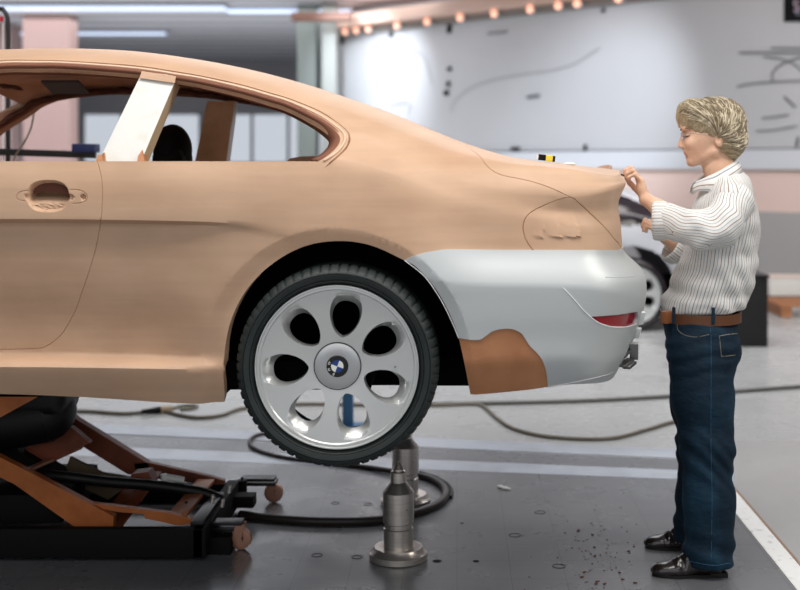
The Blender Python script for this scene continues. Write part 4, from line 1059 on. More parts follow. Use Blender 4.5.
# ------------------------------------------------------------ person
s_ = 4.6/F
def smin(a, b, k):
    h = np.clip(.5+.5*(b-a)/k, 0, 1); return b*(1-h)+a*h-k*h*(1-h)
class Field:
    def __init__(s, lo, hi, h):
        s.lo = np.array(lo, float); s.h = h; s.n = np.ceil((np.array(hi)-s.lo)/h).astype(int)+1
        s.f = np.full(tuple(s.n), 1.0, np.float32)
    def _blk(s, lo, hi, m):
        a = np.clip(np.floor((np.array(lo)-m-s.lo)/s.h).astype(int), 0, s.n-1); b = np.clip(np.ceil((np.array(hi)+m-s.lo)/s.h).astype(int)+1, 1, s.n)
        if (b <= a).any(): return None, None
        g = np.meshgrid(*[s.lo[i]+s.h*np.arange(a[i], b[i]) for i in range(3)], indexing='ij')
        return tuple(slice(a[i], b[i]) for i in range(3)), np.stack(g, -1)
    def add(s, fn, lo, hi, k=.01, sub=False):
        m = max(3*s.h, 1.5*k); sl, P_ = s._blk(lo, hi, m)
        if sl is None: return s
        d = fn(P_).astype(np.float32)
        s.f[sl] = -smin(-s.f[sl], d, k) if sub else smin(s.f[sl], d, k)
        return s
    def ell(s, c, r, k=.01, sub=False, rot=None):
        c = np.array(c); r = np.array(r); R_ = None if rot is None else np.array(rot)
        def fn(P_):
            q = P_-c
            if R_ is not None: q = q@R_
            k0 = np.linalg.norm(q/r, axis=-1); k1 = np.linalg.norm(q/(r*r), axis=-1); return k0*(k0-1)/(k1+1e-9)
        m = r.max(); return s.add(fn, c-m, c+m, k, sub)
    def cone(s, a, b, r1, r2, k=.01, sub=False, sy=1.0):
        a = np.array(a, float); b = np.array(b, float)
        def fn(P_):
            S_ = np.array([1, 1/sy, 1]); ab = (b-a)*S_; q = (P_-a)*S_
            t = np.clip((q@ab)/(ab@ab), 0, 1); return (np.linalg.norm(q-t[..., None]*ab, axis=-1)-(r1+(r2-r1)*t))*min(1, sy)
        m = max(r1, r2)*max(1, sy); return s.add(fn, np.minimum(a, b)-m, np.maximum(a, b)+m, k, sub)
    def chain(s, pts, rs, k=.01, sy=1.0):
        for i in range(len(pts)-1): s.cone(pts[i], pts[i+1], rs[i], rs[i+1], k, False, sy)
        return s
    def cut(s, n, c):  # keep where (p-c).n < 0
        g = np.meshgrid(*[s.lo[i]+s.h*np.arange(s.n[i]) for i in range(3)], indexing='ij')
        d = sum((g[i]-c[i])*n[i] for i in range(3)).astype(np.float32); s.f = np.maximum(s.f, d); return s
    def disp(s, fn):
        g = np.meshgrid(*[s.lo[i]+s.h*np.arange(s.n[i]) for i in range(3)], indexing='ij')
        m = np.abs(s.f) < .03; s.f[m] += fn(g[0][m], g[1][m], g[2][m]).astype(np.float32); return s
    def mesh(s, name, smooth_it=1):
        f = s.f; f[0] = f[-1] = 1; f[:, 0] = f[:, -1] = 1; f[:, :, 0] = f[:, :, -1] = 1
        ins = f < 0; c = np.stack([ins[x:ins.shape[0]-1+x, y:ins.shape[1]-1+y, z:ins.shape[2]-1+z] for x in (0, 1) for y in (0, 1) for z in (0, 1)])
        act = c.any(0) & ~c.all(0); I = np.argwhere(act); idm = -np.ones(act.shape, np.int64); idm[act] = np.arange(len(I))
        cor = [(x, y, z) for x in (0, 1) for y in (0, 1) for z in (0, 1)]
        val = np.stack([f[I[:, 0]+x, I[:, 1]+y, I[:, 2]+z] for x, y, z in cor], 1)
        acc = np.zeros((len(I), 3)); cnt = np.zeros(len(I)); cr_ = np.array(cor, float)
        for a in range(8):
            for b in range(a+1, 8):
                if np.abs(cr_[a]-cr_[b]).sum() != 1: continue
                va, vb = val[:, a], val[:, b]; m = (va < 0) != (vb < 0); t = va[m]/(va[m]-vb[m])
                acc[m] += cr_[a]+(cr_[b]-cr_[a])*t[:, None]; cnt[m] += 1
        V = s.lo+(I+acc/cnt[:, None])*s.h; Q = []
        for ax in range(3):
            o1, o2 = [i for i in range(3) if i != ax]
            sa = [slice(None)]*3; sb = [slice(None)]*3; sa[ax] = slice(0, -1); sb[ax] = slice(1, None)
            A = ins[tuple(sa)]; B = ins[tuple(sb)]; E = np.argwhere(A != B); E = E[(E[:, o1] > 0) & (E[:, o2] > 0) & (E[:, o1] < s.n[o1]-1) & (E[:, o2] < s.n[o2]-1)]
            w_ = A[E[:, 0], E[:, 1], E[:, 2]]; d1 = np.zeros(3, int); d1[o1] = 1; d2 = np.zeros(3, int); d2[o2] = 1
            q = np.stack([idm[tuple((E-dd).T)] for dd in (d1+d2, d2, np.zeros(3, int), d1)], 1)
            fl = w_ if ax != 1 else ~w_
            q[~fl] = q[~fl][:, ::-1]; Q.append(q)
        Q = np.concatenate(Q); Q = Q[(Q >= 0).all(1)]
        for _ in range(smooth_it):
            a_ = np.zeros_like(V); n_ = np.zeros(len(V))
            for i in range(4):
                np.add.at(a_, Q[:, i], V[Q[:, (i+1) % 4]]); np.add.at(a_, Q[:, (i+1) % 4], V[Q[:, i]]); np.add.at(n_, Q[:, i], 1); np.add.at(n_, Q[:, (i+1) % 4], 1)
            V = V*.5+.5*a_/n_[:, None]
        me = bpy.data.meshes.new(name); me.vertices.add(len(V)); me.vertices.foreach_set('co', V.ravel())
        me.loops.add(len(Q)*4); me.loops.foreach_set('vertex_index', Q.ravel().astype(np.int32)); me.polygons.add(len(Q))
        me.polygons.foreach_set('loop_start', np.arange(0, len(Q)*4, 4, dtype=np.int32)); me.update(); me.validate()
        s.V = V; s.Q = Q; return me
def w3(px, py, D=4.6): return tuple(at(px, py, D))
PCY = 4.60
# ---------------- body (skin)
B = Field((.63, 4.12, .02), (1.22, 4.98, 1.80), .0042)
# head
hc = np.array(w3(710, 129))
B.ell(hc+[.004, 0, .0], (.098, .074, .098), .01)                       # cranium
B.ell(w3(700, 143), (.070, .060, .070), .02)                           # face mass
B.cone(w3(714, 151, 4.555), w3(694, 161.0, 4.588), .024, .018, .012); B.cone(w3(714, 151, 4.645), w3(694, 161.0, 4.612), .024, .018, .012)   # jaw
B.ell(w3(699, 155), (.046, .040, .034), .02)
B.ell(w3(691.2, 161.8), (.0180, .022, .0185), .010)                      # chin
B.cone(w3(684.5, 128.5, 4.572), w3(684.5, 128.5, 4.628), .011, .011, .012)                # brow
B.ell(w3(688, 120), (.035, .055, .045), .02)                           # forehead
B.cone(w3(683.5, 133), w3(679.7, 144.5), .0065, .0085, .007)           # nose
B.ell(w3(680.3, 146.0), (.0095, .0085, .0075), .006)
for d in (-1, 1):
    B.ell(w3(682.6, 147, 4.6+d*.0105), (.0085, .006, .0062), .005)
    B.ell(w3(691, 143.5, 4.6+d*.038), (.022, .016, .018), .015)        # cheek
    B.ell(w3(686, 134.3, 4.6+d*.031), (.014, .0155, .0095), .006, sub=True)  # eye socket
    B.ell(w3(688.6, 134.6, 4.6+d*.0295), (.0125, .0135, .0115), .003)  # closed lids
B.ell(w3(687.3, 153.2), (.0145, .021, .0055), .004); B.ell(w3(688.8, 157.3), (.0125, .018, .0058), .004)
B.ell(w3(684.0, 155.2), (.008, .024, .0012), .002, sub=True)
for d in (-1, 1):    # ears
    e = np.array(w3(719, 140, 4.6+d*.074)); B.ell(e, (.017, .008, .028), .005); B.ell(e+[-.004, d*.007, .004], (.008, .005, .014), .003, sub=True)
B.chain([w3(717, 148), w3(718.5, 166), w3(724, 186)], [.050, .058, .062], .014, .9)  # neck
# trunk, inside the shirt
B.chain([w3(728, 206, 4.50), w3(728, 206, 4.70)], [.05, .05], .03); B.ell(w3(722, 225), (.10, .155, .14), .04); B.ell(w3(706, 290), (.11, .14, .15), .05); B.ell(w3(704, 335), (.115, .15, .11), .05)
# near arm and hand
SH = w3(736, 204, 4.45); EL = w3(716, 236, 4.375); WR = w3(645.5, 199.5, 4.52)
B.chain([(SH[0], SH[1]+.03, SH[2]-.03), EL], [.045, .041], .02); B.chain([EL, w3(690, 224, 4.42), w3(658, 207.5, 4.50), WR], [.042, .040, .0300, .0250], .012)
def hand(B, wr, palm, knuck, mid, dip, tip, thumb, r=.0085, sep=None):
    """knuck/mid/dip/tip: index and little finger positions, the middle ones are interpolated"""
    kA, kB = np.array(knuck[0]), np.array(knuck[1])
    for i in range(4):
        t = i/3; K_ = kA*(1-t)+kB*t; M_ = np.array(mid[0])*(1-t)+np.array(mid[1])*t; D_ = np.array(dip[0])*(1-t)+np.array(dip[1])*t; T_ = np.array(tip[0])*(1-t)+np.array(tip[1])*t
        bulge = [0, .006, .004, -.003][i]; up = np.array([-.3, 0, 1.0])*bulge; M_ = M_+up; D_ = D_+up
        rr = r*[1, 1.03, .98, .86][i]
        B.cone(wr, K_, .013, .0105, .012); B.chain([K_, M_, D_, T_], [rr*1.12, rr*1.02, rr*.95, rr*.82], .0025)
        B.ell(M_, (rr*1.12,)*3, .003)
    B.ell(palm[0], palm[1], .01)
    B.chain(thumb, [.0135, .0115, .0100, .0085], .005)
hand(B, WR, (w3(640.5, 189, 4.535), (.017, .030, .030)),
     (w3(637, 176.5, 4.585), w3(641.5, 180.5, 4.515)), (w3(630.0, 167.8, 4.590), w3(634.5, 173.5, 4.512)),
     (w3(625.3, 170.3, 4.588), w3(628.5, 176.5, 4.520)), (w3(624.2, 175.4, 4.585), w3(629.5, 182.0, 4.530)),
     [w3(641, 194, 4.56), w3(635.0, 188, 4.60), w3(629.8, 183, 4.602), w3(626.5, 178.2, 4.595)])
# far arm and hand
SH2 = w3(735, 210, 4.71); EL2 = w3(700, 262, 4.80); WR2 = w3(664, 236, 4.76)
B.chain([SH2, EL2], [.052, .043], .02); B.chain([EL2, WR2], [.040, .027], .012)
hand(B, WR2, (w3(658, 231.5, 4.75), (.026, .030, .018)),
     (w3(653, 224.5, 4.78), w3(653.5, 229, 4.71)), (w3(645.5, 220, 4.78), w3(645.5, 225.5, 4.71)),
     (w3(643, 225, 4.78), w3(643.2, 229.5, 4.71)), (w3(646.5, 228.5, 4.78), w3(646.8, 231.8, 4.715)),
     [w3(660, 230, 4.79), w3(654, 224, 4.80), w3(649, 221.5, 4.795), w3(645.5, 222.5, 4.785)])
# legs, inside the jeans
for (h_, k_, a_) in ((w3(706, 345, 4.50), w3(707, 445, 4.47), w3(709, 556, 4.45)), (w3(704, 345, 4.70), w3(697, 438, 4.72), w3(692, 536, 4.73))):
    B.chain([h_, k_, a_], [.085, .058, .042], .03)
me = B.mesh('person', 1)
PER = link('person', me, M['skin'], None, 180)
tag(PER, 'person with blond hair, striped shirt and jeans touching the boot edge of the car', 'person')
# lips tint, brows, eye
def sdfpart(F_, name, m, parent=None, it=1, smooth=180):
    return link(name, F_.mesh(name, it), m, parent if parent is not None else PER, smooth)
me.materials.append(M['lip'])
lc = np.array(w3(685.5, 155.4)); pc = np.zeros(len(me.polygons)*3); me.polygons.foreach_get('center', pc); pc = pc.reshape(-1, 3)
ml = (((pc[:, 1]-4.6)/.0205)**2+((pc[:, 2]-lc[2])/.0145)**2 < 1) & (pc[:, 0] < w3(688.2, 0)[0])
me.polygons.foreach_set('material_index', ml.astype(np.int32))
brow = mat('blond_brow', (128, 96, 66), .8); lash = mat('dark_lash', (66, 42, 34), .7)
for d in (-1, 1):
    MB().tube(spline([w3(680.6, 130.3, 4.6+d*.014), w3(681.6, 128.8, 4.6+d*.027), w3(686.5, 128.2, 4.6+d*.044), w3(690.5, 130, 4.6+d*.054)], 4), .0027, 6, taper=lambda t: 1-.5*t).build('eyebrow', brow, PER, 180)
    MB().tube(spline([w3(683.0, 136.0, 4.6+d*.019), w3(683.5, 137.0, 4.6+d*.029), w3(686.5, 136.7, 4.6+d*.0385), w3(690.0, 135.6, 4.6+d*.0435)], 4), .0019, 6).build('eyelashes', lash, PER, 180)
# glasses
gl = MB().tube([w3(681.3, 133.6, 4.589), w3(680.9, 133.0, 4.6), w3(681.3, 133.6, 4.611)], .0012, 6)
for d in (-1, 1):
    c = [w3(681.2, 133.0, 4.6+d*.010), w3(680.9, 138.4, 4.6+d*.014), w3(681.2, 140.6, 4.6+d*.028), w3(684.2, 139.0, 4.6+d*.046), w3(685.3, 134.4, 4.6+d*.050), w3(683.4, 132.6, 4.6+d*.036), w3(681.2, 133.0, 4.6+d*.010)]
    gl.tube(spline(c, 5), .0008, 6)
    gl.tube(spline([w3(685.3, 134.2, 4.6+d*.050), w3(688, 133.0, 4.6+d*.066), w3(702, 134.6, 4.6+d*.078), w3(716, 137, 4.6+d*.080)], 5), .0011, 6)
gls = gl.build('glasses', M['wire'], None, 180)
tag(gls, 'thin metal-rimmed glasses worn by the person with blond hair', 'glasses')
lens = mat('clear_lens', (235, 240, 245), .05); lens.node_tree.nodes['Principled BSDF'].inputs['Transmission Weight'].default_value = 1; lens.node_tree.nodes['Principled BSDF'].inputs['IOR'].default_value = 1.05
for d in (-1, 1):
    MB().prism([w3(681.2, 133.0, 4.6+d*.010), w3(680.9, 138.4, 4.6+d*.014), w3(681.2, 140.6, 4.6+d*.028), w3(684.2, 139.0, 4.6+d*.046), w3(685.3, 134.4, 4.6+d*.050), w3(683.4, 132.6, 4.6+d*.036)], (.0008, 0, 0)).build('lens', lens, gls)
# ---------------- hair
hairm = mat('blond_hair', (176, 161, 132), .5, noise=(160, (138, 121, 96), .4, .7, (1, 1, .25)), spec=.4)
H = Field((.78, 4.46, 1.46), (1.16, 4.74, 1.81), .0035)
H.ell(w3(712, 121), (.122, .090, .090), .02)
H.ell(w3(722, 129), (.084, .088, .103), .03)
H.ell(w3(731, 143), (.054, .077, .050), .03)
H.ell(w3(730, 152), (.032, .062, .032), .02)
H.ell(w3(690, 115), (.050, .075, .060), .02)
def hd(x, y, z):
    a = np.arctan2(y-4.6, z-1.55); return .0032*np.sin(a*26+x*60+2*np.sin(z*40))+.002*np.sin(a*55+z*50)
# carve the face opening
H.ell(w3(684, 149), (.062, .13, .088), .006, sub=True)
H.ell(w3(704, 154), (.050, .13, .060), .006, sub=True)
H.ell(w3(707, 166), (.070, .14, .060), .006, sub=True)
H.ell(w3(721, 170), (.045, .05, .060), .006, sub=True)
H.disp(hd)
hair = sdfpart(H, 'hair', hairm)
rnd = random.Random(8); lk = MB()
HC = Vector(w3(713, 127))
def hsurf(dirv, lift=.0):
    """point where a ray from the head centre leaves the hair field"""
    d = Vector(dirv).normalized(); t = .20
    while t > .03:
        p = HC+d*t; i = [int(round((p[k]-H.lo[k])/H.h)) for k in range(3)]
        if all(0 <= i[k] < H.n[k] for k in range(3)) and H.f[i[0], i[1], i[2]] < .001: return p+d*lift
        t -= .002
    return None
lkcol = [lk, MB()]
for n_i in range(520):
    sd = rnd.choice((-1, -1, 1)); th0 = rnd.uniform(-.1, .5); x0 = rnd.uniform(-1, 1)
    # direction sweeps from the crown down the side and backwards
    a0 = rnd.uniform(-1.35, 1.9)              # angle in side view: -front, + back, measured from up
    sp = rnd.uniform(.5, 1.0); start = rnd.uniform(.05, .9); pts = []
    for j in range(9):
        t = j/8; lat = start+t*sp*1.0; fw = a0+t*(.55 if a0 > -.5 else .35)*rnd.uniform(.9, 1.1)
        d = (math.sin(fw)*math.cos(lat*.9), sd*math.sin(min(lat, 1.5)), math.cos(fw)*math.cos(lat*.9)-.28*t*lat)
        p = hsurf(d, .001+.003*math.sin(PI*t))
        if p is None: break
        pts.append(p)
    if len(pts) > 4 and all((b-a).length < .05 for a, b in zip(pts, pts[1:])): lkcol[n_i % 2].tube(spline(pts, 3), rnd.uniform(.0014, .0034), 5, taper=lambda t: max(.12, math.sin(PI*(.12+.86*t))), flat=.6)
lk.build('hair_lock', mat('light_blond_hair', (206, 194, 168), .45), hair, 180); lkcol[1].build('hair_lock', mat('ash_blond_hair', (134, 118, 94), .5), hair, 180)
# ---------------- shirt
def stripe_mat(name, key, period):
    m = mat(name, (232, 231, 228), .75, bump=(26, .35, .012)); nt = m.node_tree; N = nt.nodes; L = nt.links
    at_ = N.new('ShaderNodeAttribute'); at_.attribute_name = 'stripe'
    mu = N.new('ShaderNodeMath'); mu.operation = 'MULTIPLY'; mu.inputs[1].default_value = 1/period; L.new(at_.outputs['Fac'], mu.inputs[0])
    fr = N.new('ShaderNodeMath'); fr.operation = 'FRACT'; L.new(mu.outputs[0], fr.inputs[0])
    r = N.new('ShaderNodeValToRGB'); r.color_ramp.interpolation = 'CONSTANT'; e = r.color_ramp.elements
    wh = (*lin((226, 226, 224)), 1); br = (*lin((132, 104, 80)), 1); bl_ = (*lin((140, 146, 162)), 1)
    e[0].position = 0; e[0].color = br; e[1].position = .10; e[1].color = wh
    q = e.new(.5); q.color = bl_; q = e.new(.575); q.color = wh
    L.new(fr.outputs[0], r.inputs[0]); L.new(r.outputs[0], N['Principled BSDF'].inputs['Base Color']); return m
M['stripe'] = stripe_mat('striped_cotton', 'stripe', .0235)
def set_attr(me, vals):
    a = me.attributes.new('stripe', 'FLOAT', 'POINT'); a.data.foreach_set('value', np.asarray(vals, np.float32))
def ang_attr(V, c, ax, r, ref=(0, 1, 0)):
    ax = np.array(ax, float); ax /= np.linalg.norm(ax); ref = np.array(ref, float); u = ref-ax*(ref@ax); u /= np.linalg.norm(u); v = np.cross(ax, u)
    q = V-np.array(c); return np.arctan2(q@v, q@u)*r
T = Field((.73, 4.28, .90), (1.22, 4.92, 1.56), .005)
def slab(px0, px1, py, ry, k=.05, rz=.05):
    a = np.array(w3(px0, py)); b = np.array(w3(px1, py)); c = (a+b)/2; T.ell(c, (abs(b[0]-a[0])/2, ry, rz), k)
for (x0, x1, y, ry, rz) in ((704, 748, 192, .10, .045), (696, 754, 205, .185, .07), (691, 757.5, 222, .19, .08), (686, 758, 242, .17, .08), (680, 757, 262, .165, .08), (670, 754, 282, .165, .07), (662.5, 748, 299, .168, .055), (664, 740, 308, .160, .030)):
    slab(x0, x1, y, ry, .045, rz)
def tfold(x, y, z):
    return .0040*np.sin((z*1.0+x*.9)*44+3*np.sin(x*13+y*7+z*5))*np.clip((1.25-z)*6, 0, 1)+.0035*np.sin((z-x*.6)*27+y*15+1.0+1.5*np.sin(z*11))+.0012*np.sin(z*70+x*40+y*31+2*np.sin(x*30))
T.chain([w3(732, 199, 4.45), w3(731, 192, 4.60), w3(732, 199, 4.75)], [.064, .066, .064], .04); slab(706, 748, 183, .085, .04, .045)
T.disp(tfold)
T.cut((.12, 0, -1), w3(702, 311.5))
T.ell(w3(713, 160), (.070, .058, .088), .01, sub=True)
me = T.mesh('shirt', 1)
cx = np.interp(T.V[:, 2], [w3(0, 311)[2], w3(0, 262)[2], w3(0, 200)[2]], [w3(702, 0)[0], w3(718, 0)[0], w3(726, 0)[0]])
set_attr(me, np.arctan2(T.V[:, 0]-cx, -(T.V[:, 1]-4.6))*.145+.012*(T.V[:, 2]-1.2))
shirt = link('shirt', me, M['stripe'], PER, 180); shirt['label'] = 'white shirt with thin brown and grey stripes'
def sleeve(pts, rs, name, ext=None, cutp=None, seed=0):
    pts = [np.array(p) for p in pts]; lo = np.min(pts, 0)-max(rs)-.03; hi = np.max(pts, 0)+max(rs)+.03
    Sv = Field(lo, hi, .0048)
    Sv.chain(pts, rs, .03)
    if ext: 
        for e_ in ext: Sv.ell(e_[0], e_[1], .04)
    Sv.disp(lambda x, y, z: .0045*np.sin((x*1.2-z*.6)*34+seed+2.4*np.sin(z*17+y*9))+.0018*np.sin((x+z)*60+y*30+seed+2*np.sin(x*23)))
    if cutp is not None: Sv.cut(cutp[0], cutp[1])
    me = Sv.mesh(name, 1); V = Sv.V
    d = np.full(len(V), 1e9); val = np.zeros(len(V))
    ax = pts[-1]-pts[1]; a0 = pts[1]-pts[0]
    # stripes run along the limb: use the height across the local axis
    acc = np.zeros(len(V)); wsum = np.zeros(len(V))
    for i in range(len(pts)-1):
        ab = pts[i+1]-pts[i]; t = np.clip(((V-pts[i])@ab)/(ab@ab), 0, 1); q = V-(pts[i]+t[:, None]*ab); dist = np.linalg.norm(q, axis=1)
        axn = ab/np.linalg.norm(ab); u = np.array([0, -1, 0])-axn*(-axn[1]); u /= np.linalg.norm(u); v = np.cross(axn, u)
        if v[2] < 0 and abs(v[2]) > abs(v[0]): v = -v
        ang = np.arctan2(q@v, q@u)
        wgt = np.exp(-dist*60)*1.0; acc += ang*.072*wgt; wsum += wgt
    set_attr(me, acc/wsum)
    return link(name, me, M['stripe'], shirt, 180), Sv
ax1 = np.array(w3(657, 212, 4.49))-np.array(w3(700, 230, 4.40)); ax1 /= np.linalg.norm(ax1)
sleeve([w3(734, 203, 4.45), w3(722, 226, 4.38), w3(700, 229.5, 4.38), w3(664, 219.5, 4.47)], [.072, .070, .068, .062], 'sleeve', [(w3(716, 234, 4.375), (.070, .055, .045))], (ax1, np.array(w3(663, 219, 4.47))), 0)
def cuff(c, ax, r, ln, name='cuff', sc=1.0):
    c = np.array(c); ax = np.array(ax)/np.linalg.norm(ax); u = np.cross(ax, [0, 1, 0]); u /= np.linalg.norm(u); v = np.cross(ax, u)
    bm = bmesh.new(); rings = []; n = 64; prof = [(-ln/2, r*.90), (-ln/2, r*1.02), (-ln*.3, r*1.06), (ln*.3, r*1.07), (ln/2, r*1.03), (ln/2+.002, r*.97), (ln*.3, r*.93), (-ln/2, r*.88)]
    vals = []
    for h_, rr in prof:
        ring = []
        for k in range(n+1):
            a = 2*PI*k/n; wv = rr*(1+.02*math.sin(5*a+1)+.012*math.sin(11*a)); p = c+ax*h_+u*wv*math.cos(a)+v*wv*math.sin(a)*sc; ring.append(bm.verts.new(p)); vals.append(a*r)
        rings.append(ring)
    for A_, B_ in zip(rings, rings[1:]):
        for k in range(n): bm.faces.new([A_[k], A_[k+1], B_[k+1], B_[k]])
    bmesh.ops.recalc_face_normals(bm, faces=bm.faces)
    me = bpy.data.meshes.new(name); bm.to_mesh(me); bm.free(); set_attr(me, vals); return link(name, me, M['stripe'], shirt, 50)
cuff(w3(660.5, 220.5, 4.475), (-1, .25, -.02), .0685, .052, sc=.92)
ax2 = np.array(WR2)-np.array(EL2); ax2 /= np.linalg.norm(ax2)
sleeve([w3(733, 203, 4.74), w3(716, 240, 4.80), w3(699, 260, 4.80), w3(682, 252, 4.78)], [.070, .064, .058, .054], 'sleeve', None, (ax2, np.array(w3(681, 250, 4.78))), 2)
cuff(w3(675, 249.5, 4.77), ax2, .055, .045, sc=.95)
# collar
def collar():
    bm = bmesh.new(); vals = []; n = 36; base = []; top = []; fold = []; tip = []
    c = np.array(w3(715, 172))
    for k in range(n+1):
        a = PI*(-1.0+2.0*k/n)*.93      # 0 = back, +-pi = front
        ca, sa = math.cos(a), math.sin(a)
        fr = (1-ca)/2
        b_ = c+np.array([.078*ca+.004, .070*sa, -.010-.056*fr]); t_ = c+np.array([.076*ca+.002, .062*sa, .044-.082*fr])
        f_ = c+np.array([.098*ca+.004, .096*sa, .004-.125*fr+.05*fr**3-.016*math.exp(-((abs(a)-1.75)/.28)**2)])
        if abs(a) > PI*.80: f_ += np.array([-.002, 0, -.016])*((abs(a)/PI-.80)/.13)
        m_ = (t_+f_)/2+np.array([.006*ca, .006*sa, .006])
        row = [bm.verts.new(p) for p in (b_, t_, t_+np.array([.004*ca, .004*sa, .001]), m_, f_)]; vals += [.006, .03, .031, .042, .064]
        base.append(row)
    for A_, B_ in zip(base, base[1:]):
        for j in range(4): bm.faces.new([A_[j], A_[j+1], B_[j+1], B_[j]])
    me = bpy.data.meshes.new('collar'); bm.to_mesh(me); bm.free(); set_attr(me, vals); o = link('collar', me, M['stripe'], shirt, 50)
    md = o.modifiers.new('t', 'SOLIDIFY'); md.thickness = .0025; md.offset = 0
collar()
# ---------------- jeans
den = mat('dark_blue_denim', (12, 34, 50), .8, noise=(9, (26, 60, 80), .45, .78, (1, 1, .6)), bump=(22, .5, .012, (1, 1, 1.8)), spec=.25)
J = Field((.69, 4.28, .02), (1.13, 4.92, .98), .005)
J.ell(w3(700.5, 322), (.142, .158, .075), .03); J.ell(w3(702, 343), (.140, .165, .10), .04); J.ell(w3(720, 352, 4.52), (.066, .085, .085), .04); J.ell(w3(718, 352, 4.68), (.066, .085, .085), .04)
J.chain([w3(700, 350, 4.515), w3(703, 400, 4.495), w3(707, 445, 4.48), w3(709, 500, 4.46), w3(708.5, 560, 4.45)], [.122, .110, .094, .090, .094], .04, .92)
J.chain([w3(698, 350, 4.68), w3(698, 400, 4.70), w3(700, 445, 4.72), w3(697, 495, 4.73), w3(694, 542, 4.735)], [.120, .104, .086, .080, .084], .03, .92)
def jf(x, y, z):
    kn = np.exp(-((z-(w3(0, 452)[2]))/.10)**2); hip = np.exp(-((z-w3(0, 350)[2])/.10)**2); lowr = np.exp(-((z-.10)/.09)**2)
    return kn*.0042*np.sin((z+x*.8)*80+2.6*np.sin(x*21+y*9+z*7))+hip*.0028*np.sin((z-x*.35)*110+2.5*np.sin(y*18+x*15))+lowr*.0042*np.sin((z+.4*x)*70+y*14)+.0022*np.sin(z*31+x*23+y*17+2*np.sin(z*13))
J.disp(jf)
J.cut((.06, 0, 1), w3(700, 317))
gN = gr(708, 562)
J.cut((.02, 0, -1), (w3(708, 566, 4.45)[0], 4.45, .042))
me = J.mesh('jeans', 1)
jeans = link('jeans', me, den, PER, 180)
# near hem turned slightly lower, seams and pockets follow the cloth
def jray(px, py, lift=.0):
    """first cloth point along the view line through (px, py)"""
    for D in np.arange(4.30, 4.75, .002):
        p = at(px, py, D); i = [int(round((p[k]-J.lo[k])/J.h)) for k in range(3)]
        if all(0 <= i[k] < J.n[k] for k in range(3)) and J.f[i[0], i[1], i[2]] < 0: return at(px, py, D-lift-.002)
    return None
thread = mat('tan_seam_thread', (150, 142, 122), .7); seam = mat('faded_seam', (46, 84, 112), .8)
def stitch(pp, r, m, name='seam'):
    P_ = [jray(*q) for q in dens(sm2(pp, 4), 2)]; P_ = [p for p in P_ if p is not None]
    if len(P_) > 2: MB().tube(P_, r, 5).build(name, m, jeans, 180)
stitch([(677, 322), (678, 330), (685, 335), (696, 337), (709, 334.5)], .0010, thread)
stitch([(719.5, 336), (728, 334.5), (737, 333.5)], .0013, thread); stitch([(719.5, 336), (720.5, 347), (721.5, 357)], .0010, thread); stitch([(721.5, 356.5), (728, 356), (735.5, 355)], .0010, thread)
stitch([(710, 320), (711, 340), (711, 370), (711, 410), (711, 450), (712, 500), (711, 560)], .0012, seam)
stitch([(711, 324), (722, 322), (733, 322)], .001, thread)
stitch([(684, 560), (700, 563.5), (715, 565.5), (731, 563)], .0016, seam, 'hem_stitching')
# belt
def belt():
    bm = bmesh.new(); rows = []; n = 72
    for k in range(n):
        a = 2*PI*k/n; c = np.array(w3(700.5, 314.5)); px_ = c[0]+.1475*math.cos(a); py_ = 4.6+.163*math.sin(a)
        t = (math.cos(a)+1)/2; zc = c[2]-.004+.000*t
        ex = 1.0
        rows.append([bm.verts.new((px_+(dx_*math.cos(a)), py_+dx_*math.sin(a), zc+dz)) for dx_, dz in ((.0, -.019), (.005, -.019), (.005, .019), (0, .019))])
    for k in range(n):
        A_, B_ = rows[k], rows[(k+1) % n]
        for j in range(4): bm.faces.new([A_[j], A_[(j+1) % 4], B_[(j+1) % 4], B_[j]])
    bmesh.ops.recalc_face_normals(bm, faces=bm.faces)
    me = bpy.data.meshes.new('belt'); bm.to_mesh(me); bm.free(); return link('belt', me, M['belt'], PER, 40)
bl_ = belt()
MB().box(w3(667.5, 317, 4.50), (.030, .05, .046), Matrix.Rotation(-.75, 3, 'Z'), .004).build('belt_buckle', M['buckle'], bl_)
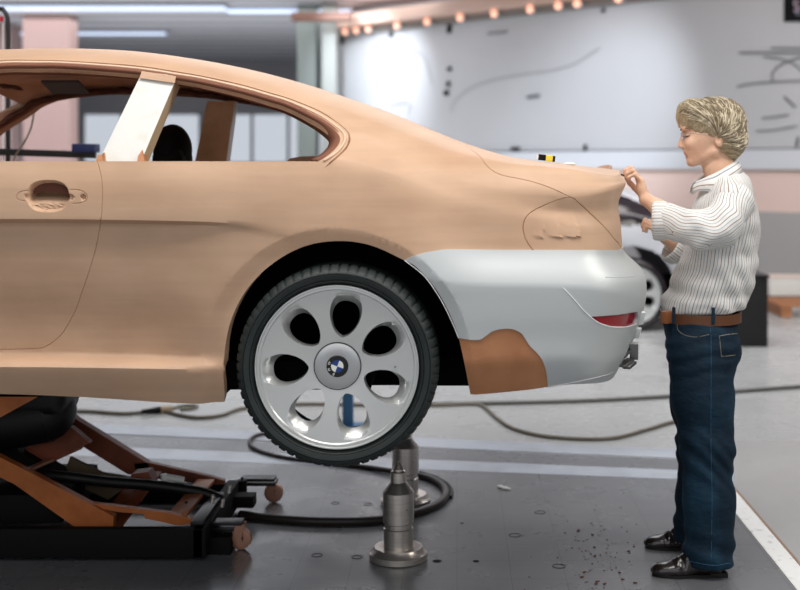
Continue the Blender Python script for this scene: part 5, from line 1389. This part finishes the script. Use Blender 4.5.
for (a, b) in (((673.5, 307), (674, 324)), ((713, 308), (713.5, 324))):
    P_ = [at(a[0], a[1], 4.45), at(b[0], b[1], 4.45)]
    MB().box(at((a[0]+b[0])/2, (a[1]+b[1])/2, 4.455 if a[0] < 700 else 4.432), (.012, .008, .062), None, .002).build('belt_loop', den, jeans)
# ---------------- shoes
def shoe(toe, heel, D0, name, label=None):
    tx, _ = toe; z0 = 0; g1 = gr(*toe); 
    x0 = (toe[0]-VX)*D0/F; x1 = (heel[0]-VX)*D0/F; L_ = x1-x0
    sh = Field((x0-.03, D0-.075, -.01), (x1+.03, D0+.075, .16), .0035)
    sh.cone((x1-.045, D0, .040), (x0+.10, D0, .034), .036, .034, .02, sy=1.0)
    sh.ell((x0+.085, D0, .026), (.085, .047, .030), .02); sh.ell((x0+.035, D0, .022), (.040, .038, .021), .012)
    sh.ell((x1-.045, D0, .055), (.045, .036, .05), .02); sh.ell((x0+.15, D0, .060), (.05, .034, .035), .02)
    sh.disp(lambda x, y, z: .0016*np.sin((x-x0)*190)*np.exp(-(((x-x0)-.11)/.04)**2))
    sh.cut((0, 0, -1), (0, 0, .011))
    o = sdfpart(sh, 'shoe', M['shoe'])
    so = MB(); out = []
    for k in range(48):
        a = 2*PI*k/48; q = math.cos(a); u = (x0+x1)/2+(L_/2)*math.copysign(abs(q)**.72, q); t = (u-x0)/L_
        hw = np.interp(t, [0, .08, .3, .5, .75, 1], [.030, .040, .050, .042, .038, .030]); v = D0+hw*math.copysign(abs(math.sin(a))**.6, math.sin(a))
        out.append(Vector((u, v, .0035)))
    so.prism(out, (0, 0, .011)); so.box((x1-.035, D0, .0105), (.065, .066, .02), None, .004).build('sole', M['sole'], o)
    return o
shoe((652, 573), (727, 576), 4.44, 'shoe'); shoe((645, 538), (712, 545), 4.76, 'shoe')
# modelling tool between finger and boot edge
t = MB().tube([w3(619.5, 174.2, 4.57), w3(626, 176, 4.585)], .0035, 8).build('modelling_tool', mat('dark_brown_tool', (74, 40, 26), .5), None)
tag(t, 'short dark modelling tool pinched between the fingers at the boot edge', 'tool')
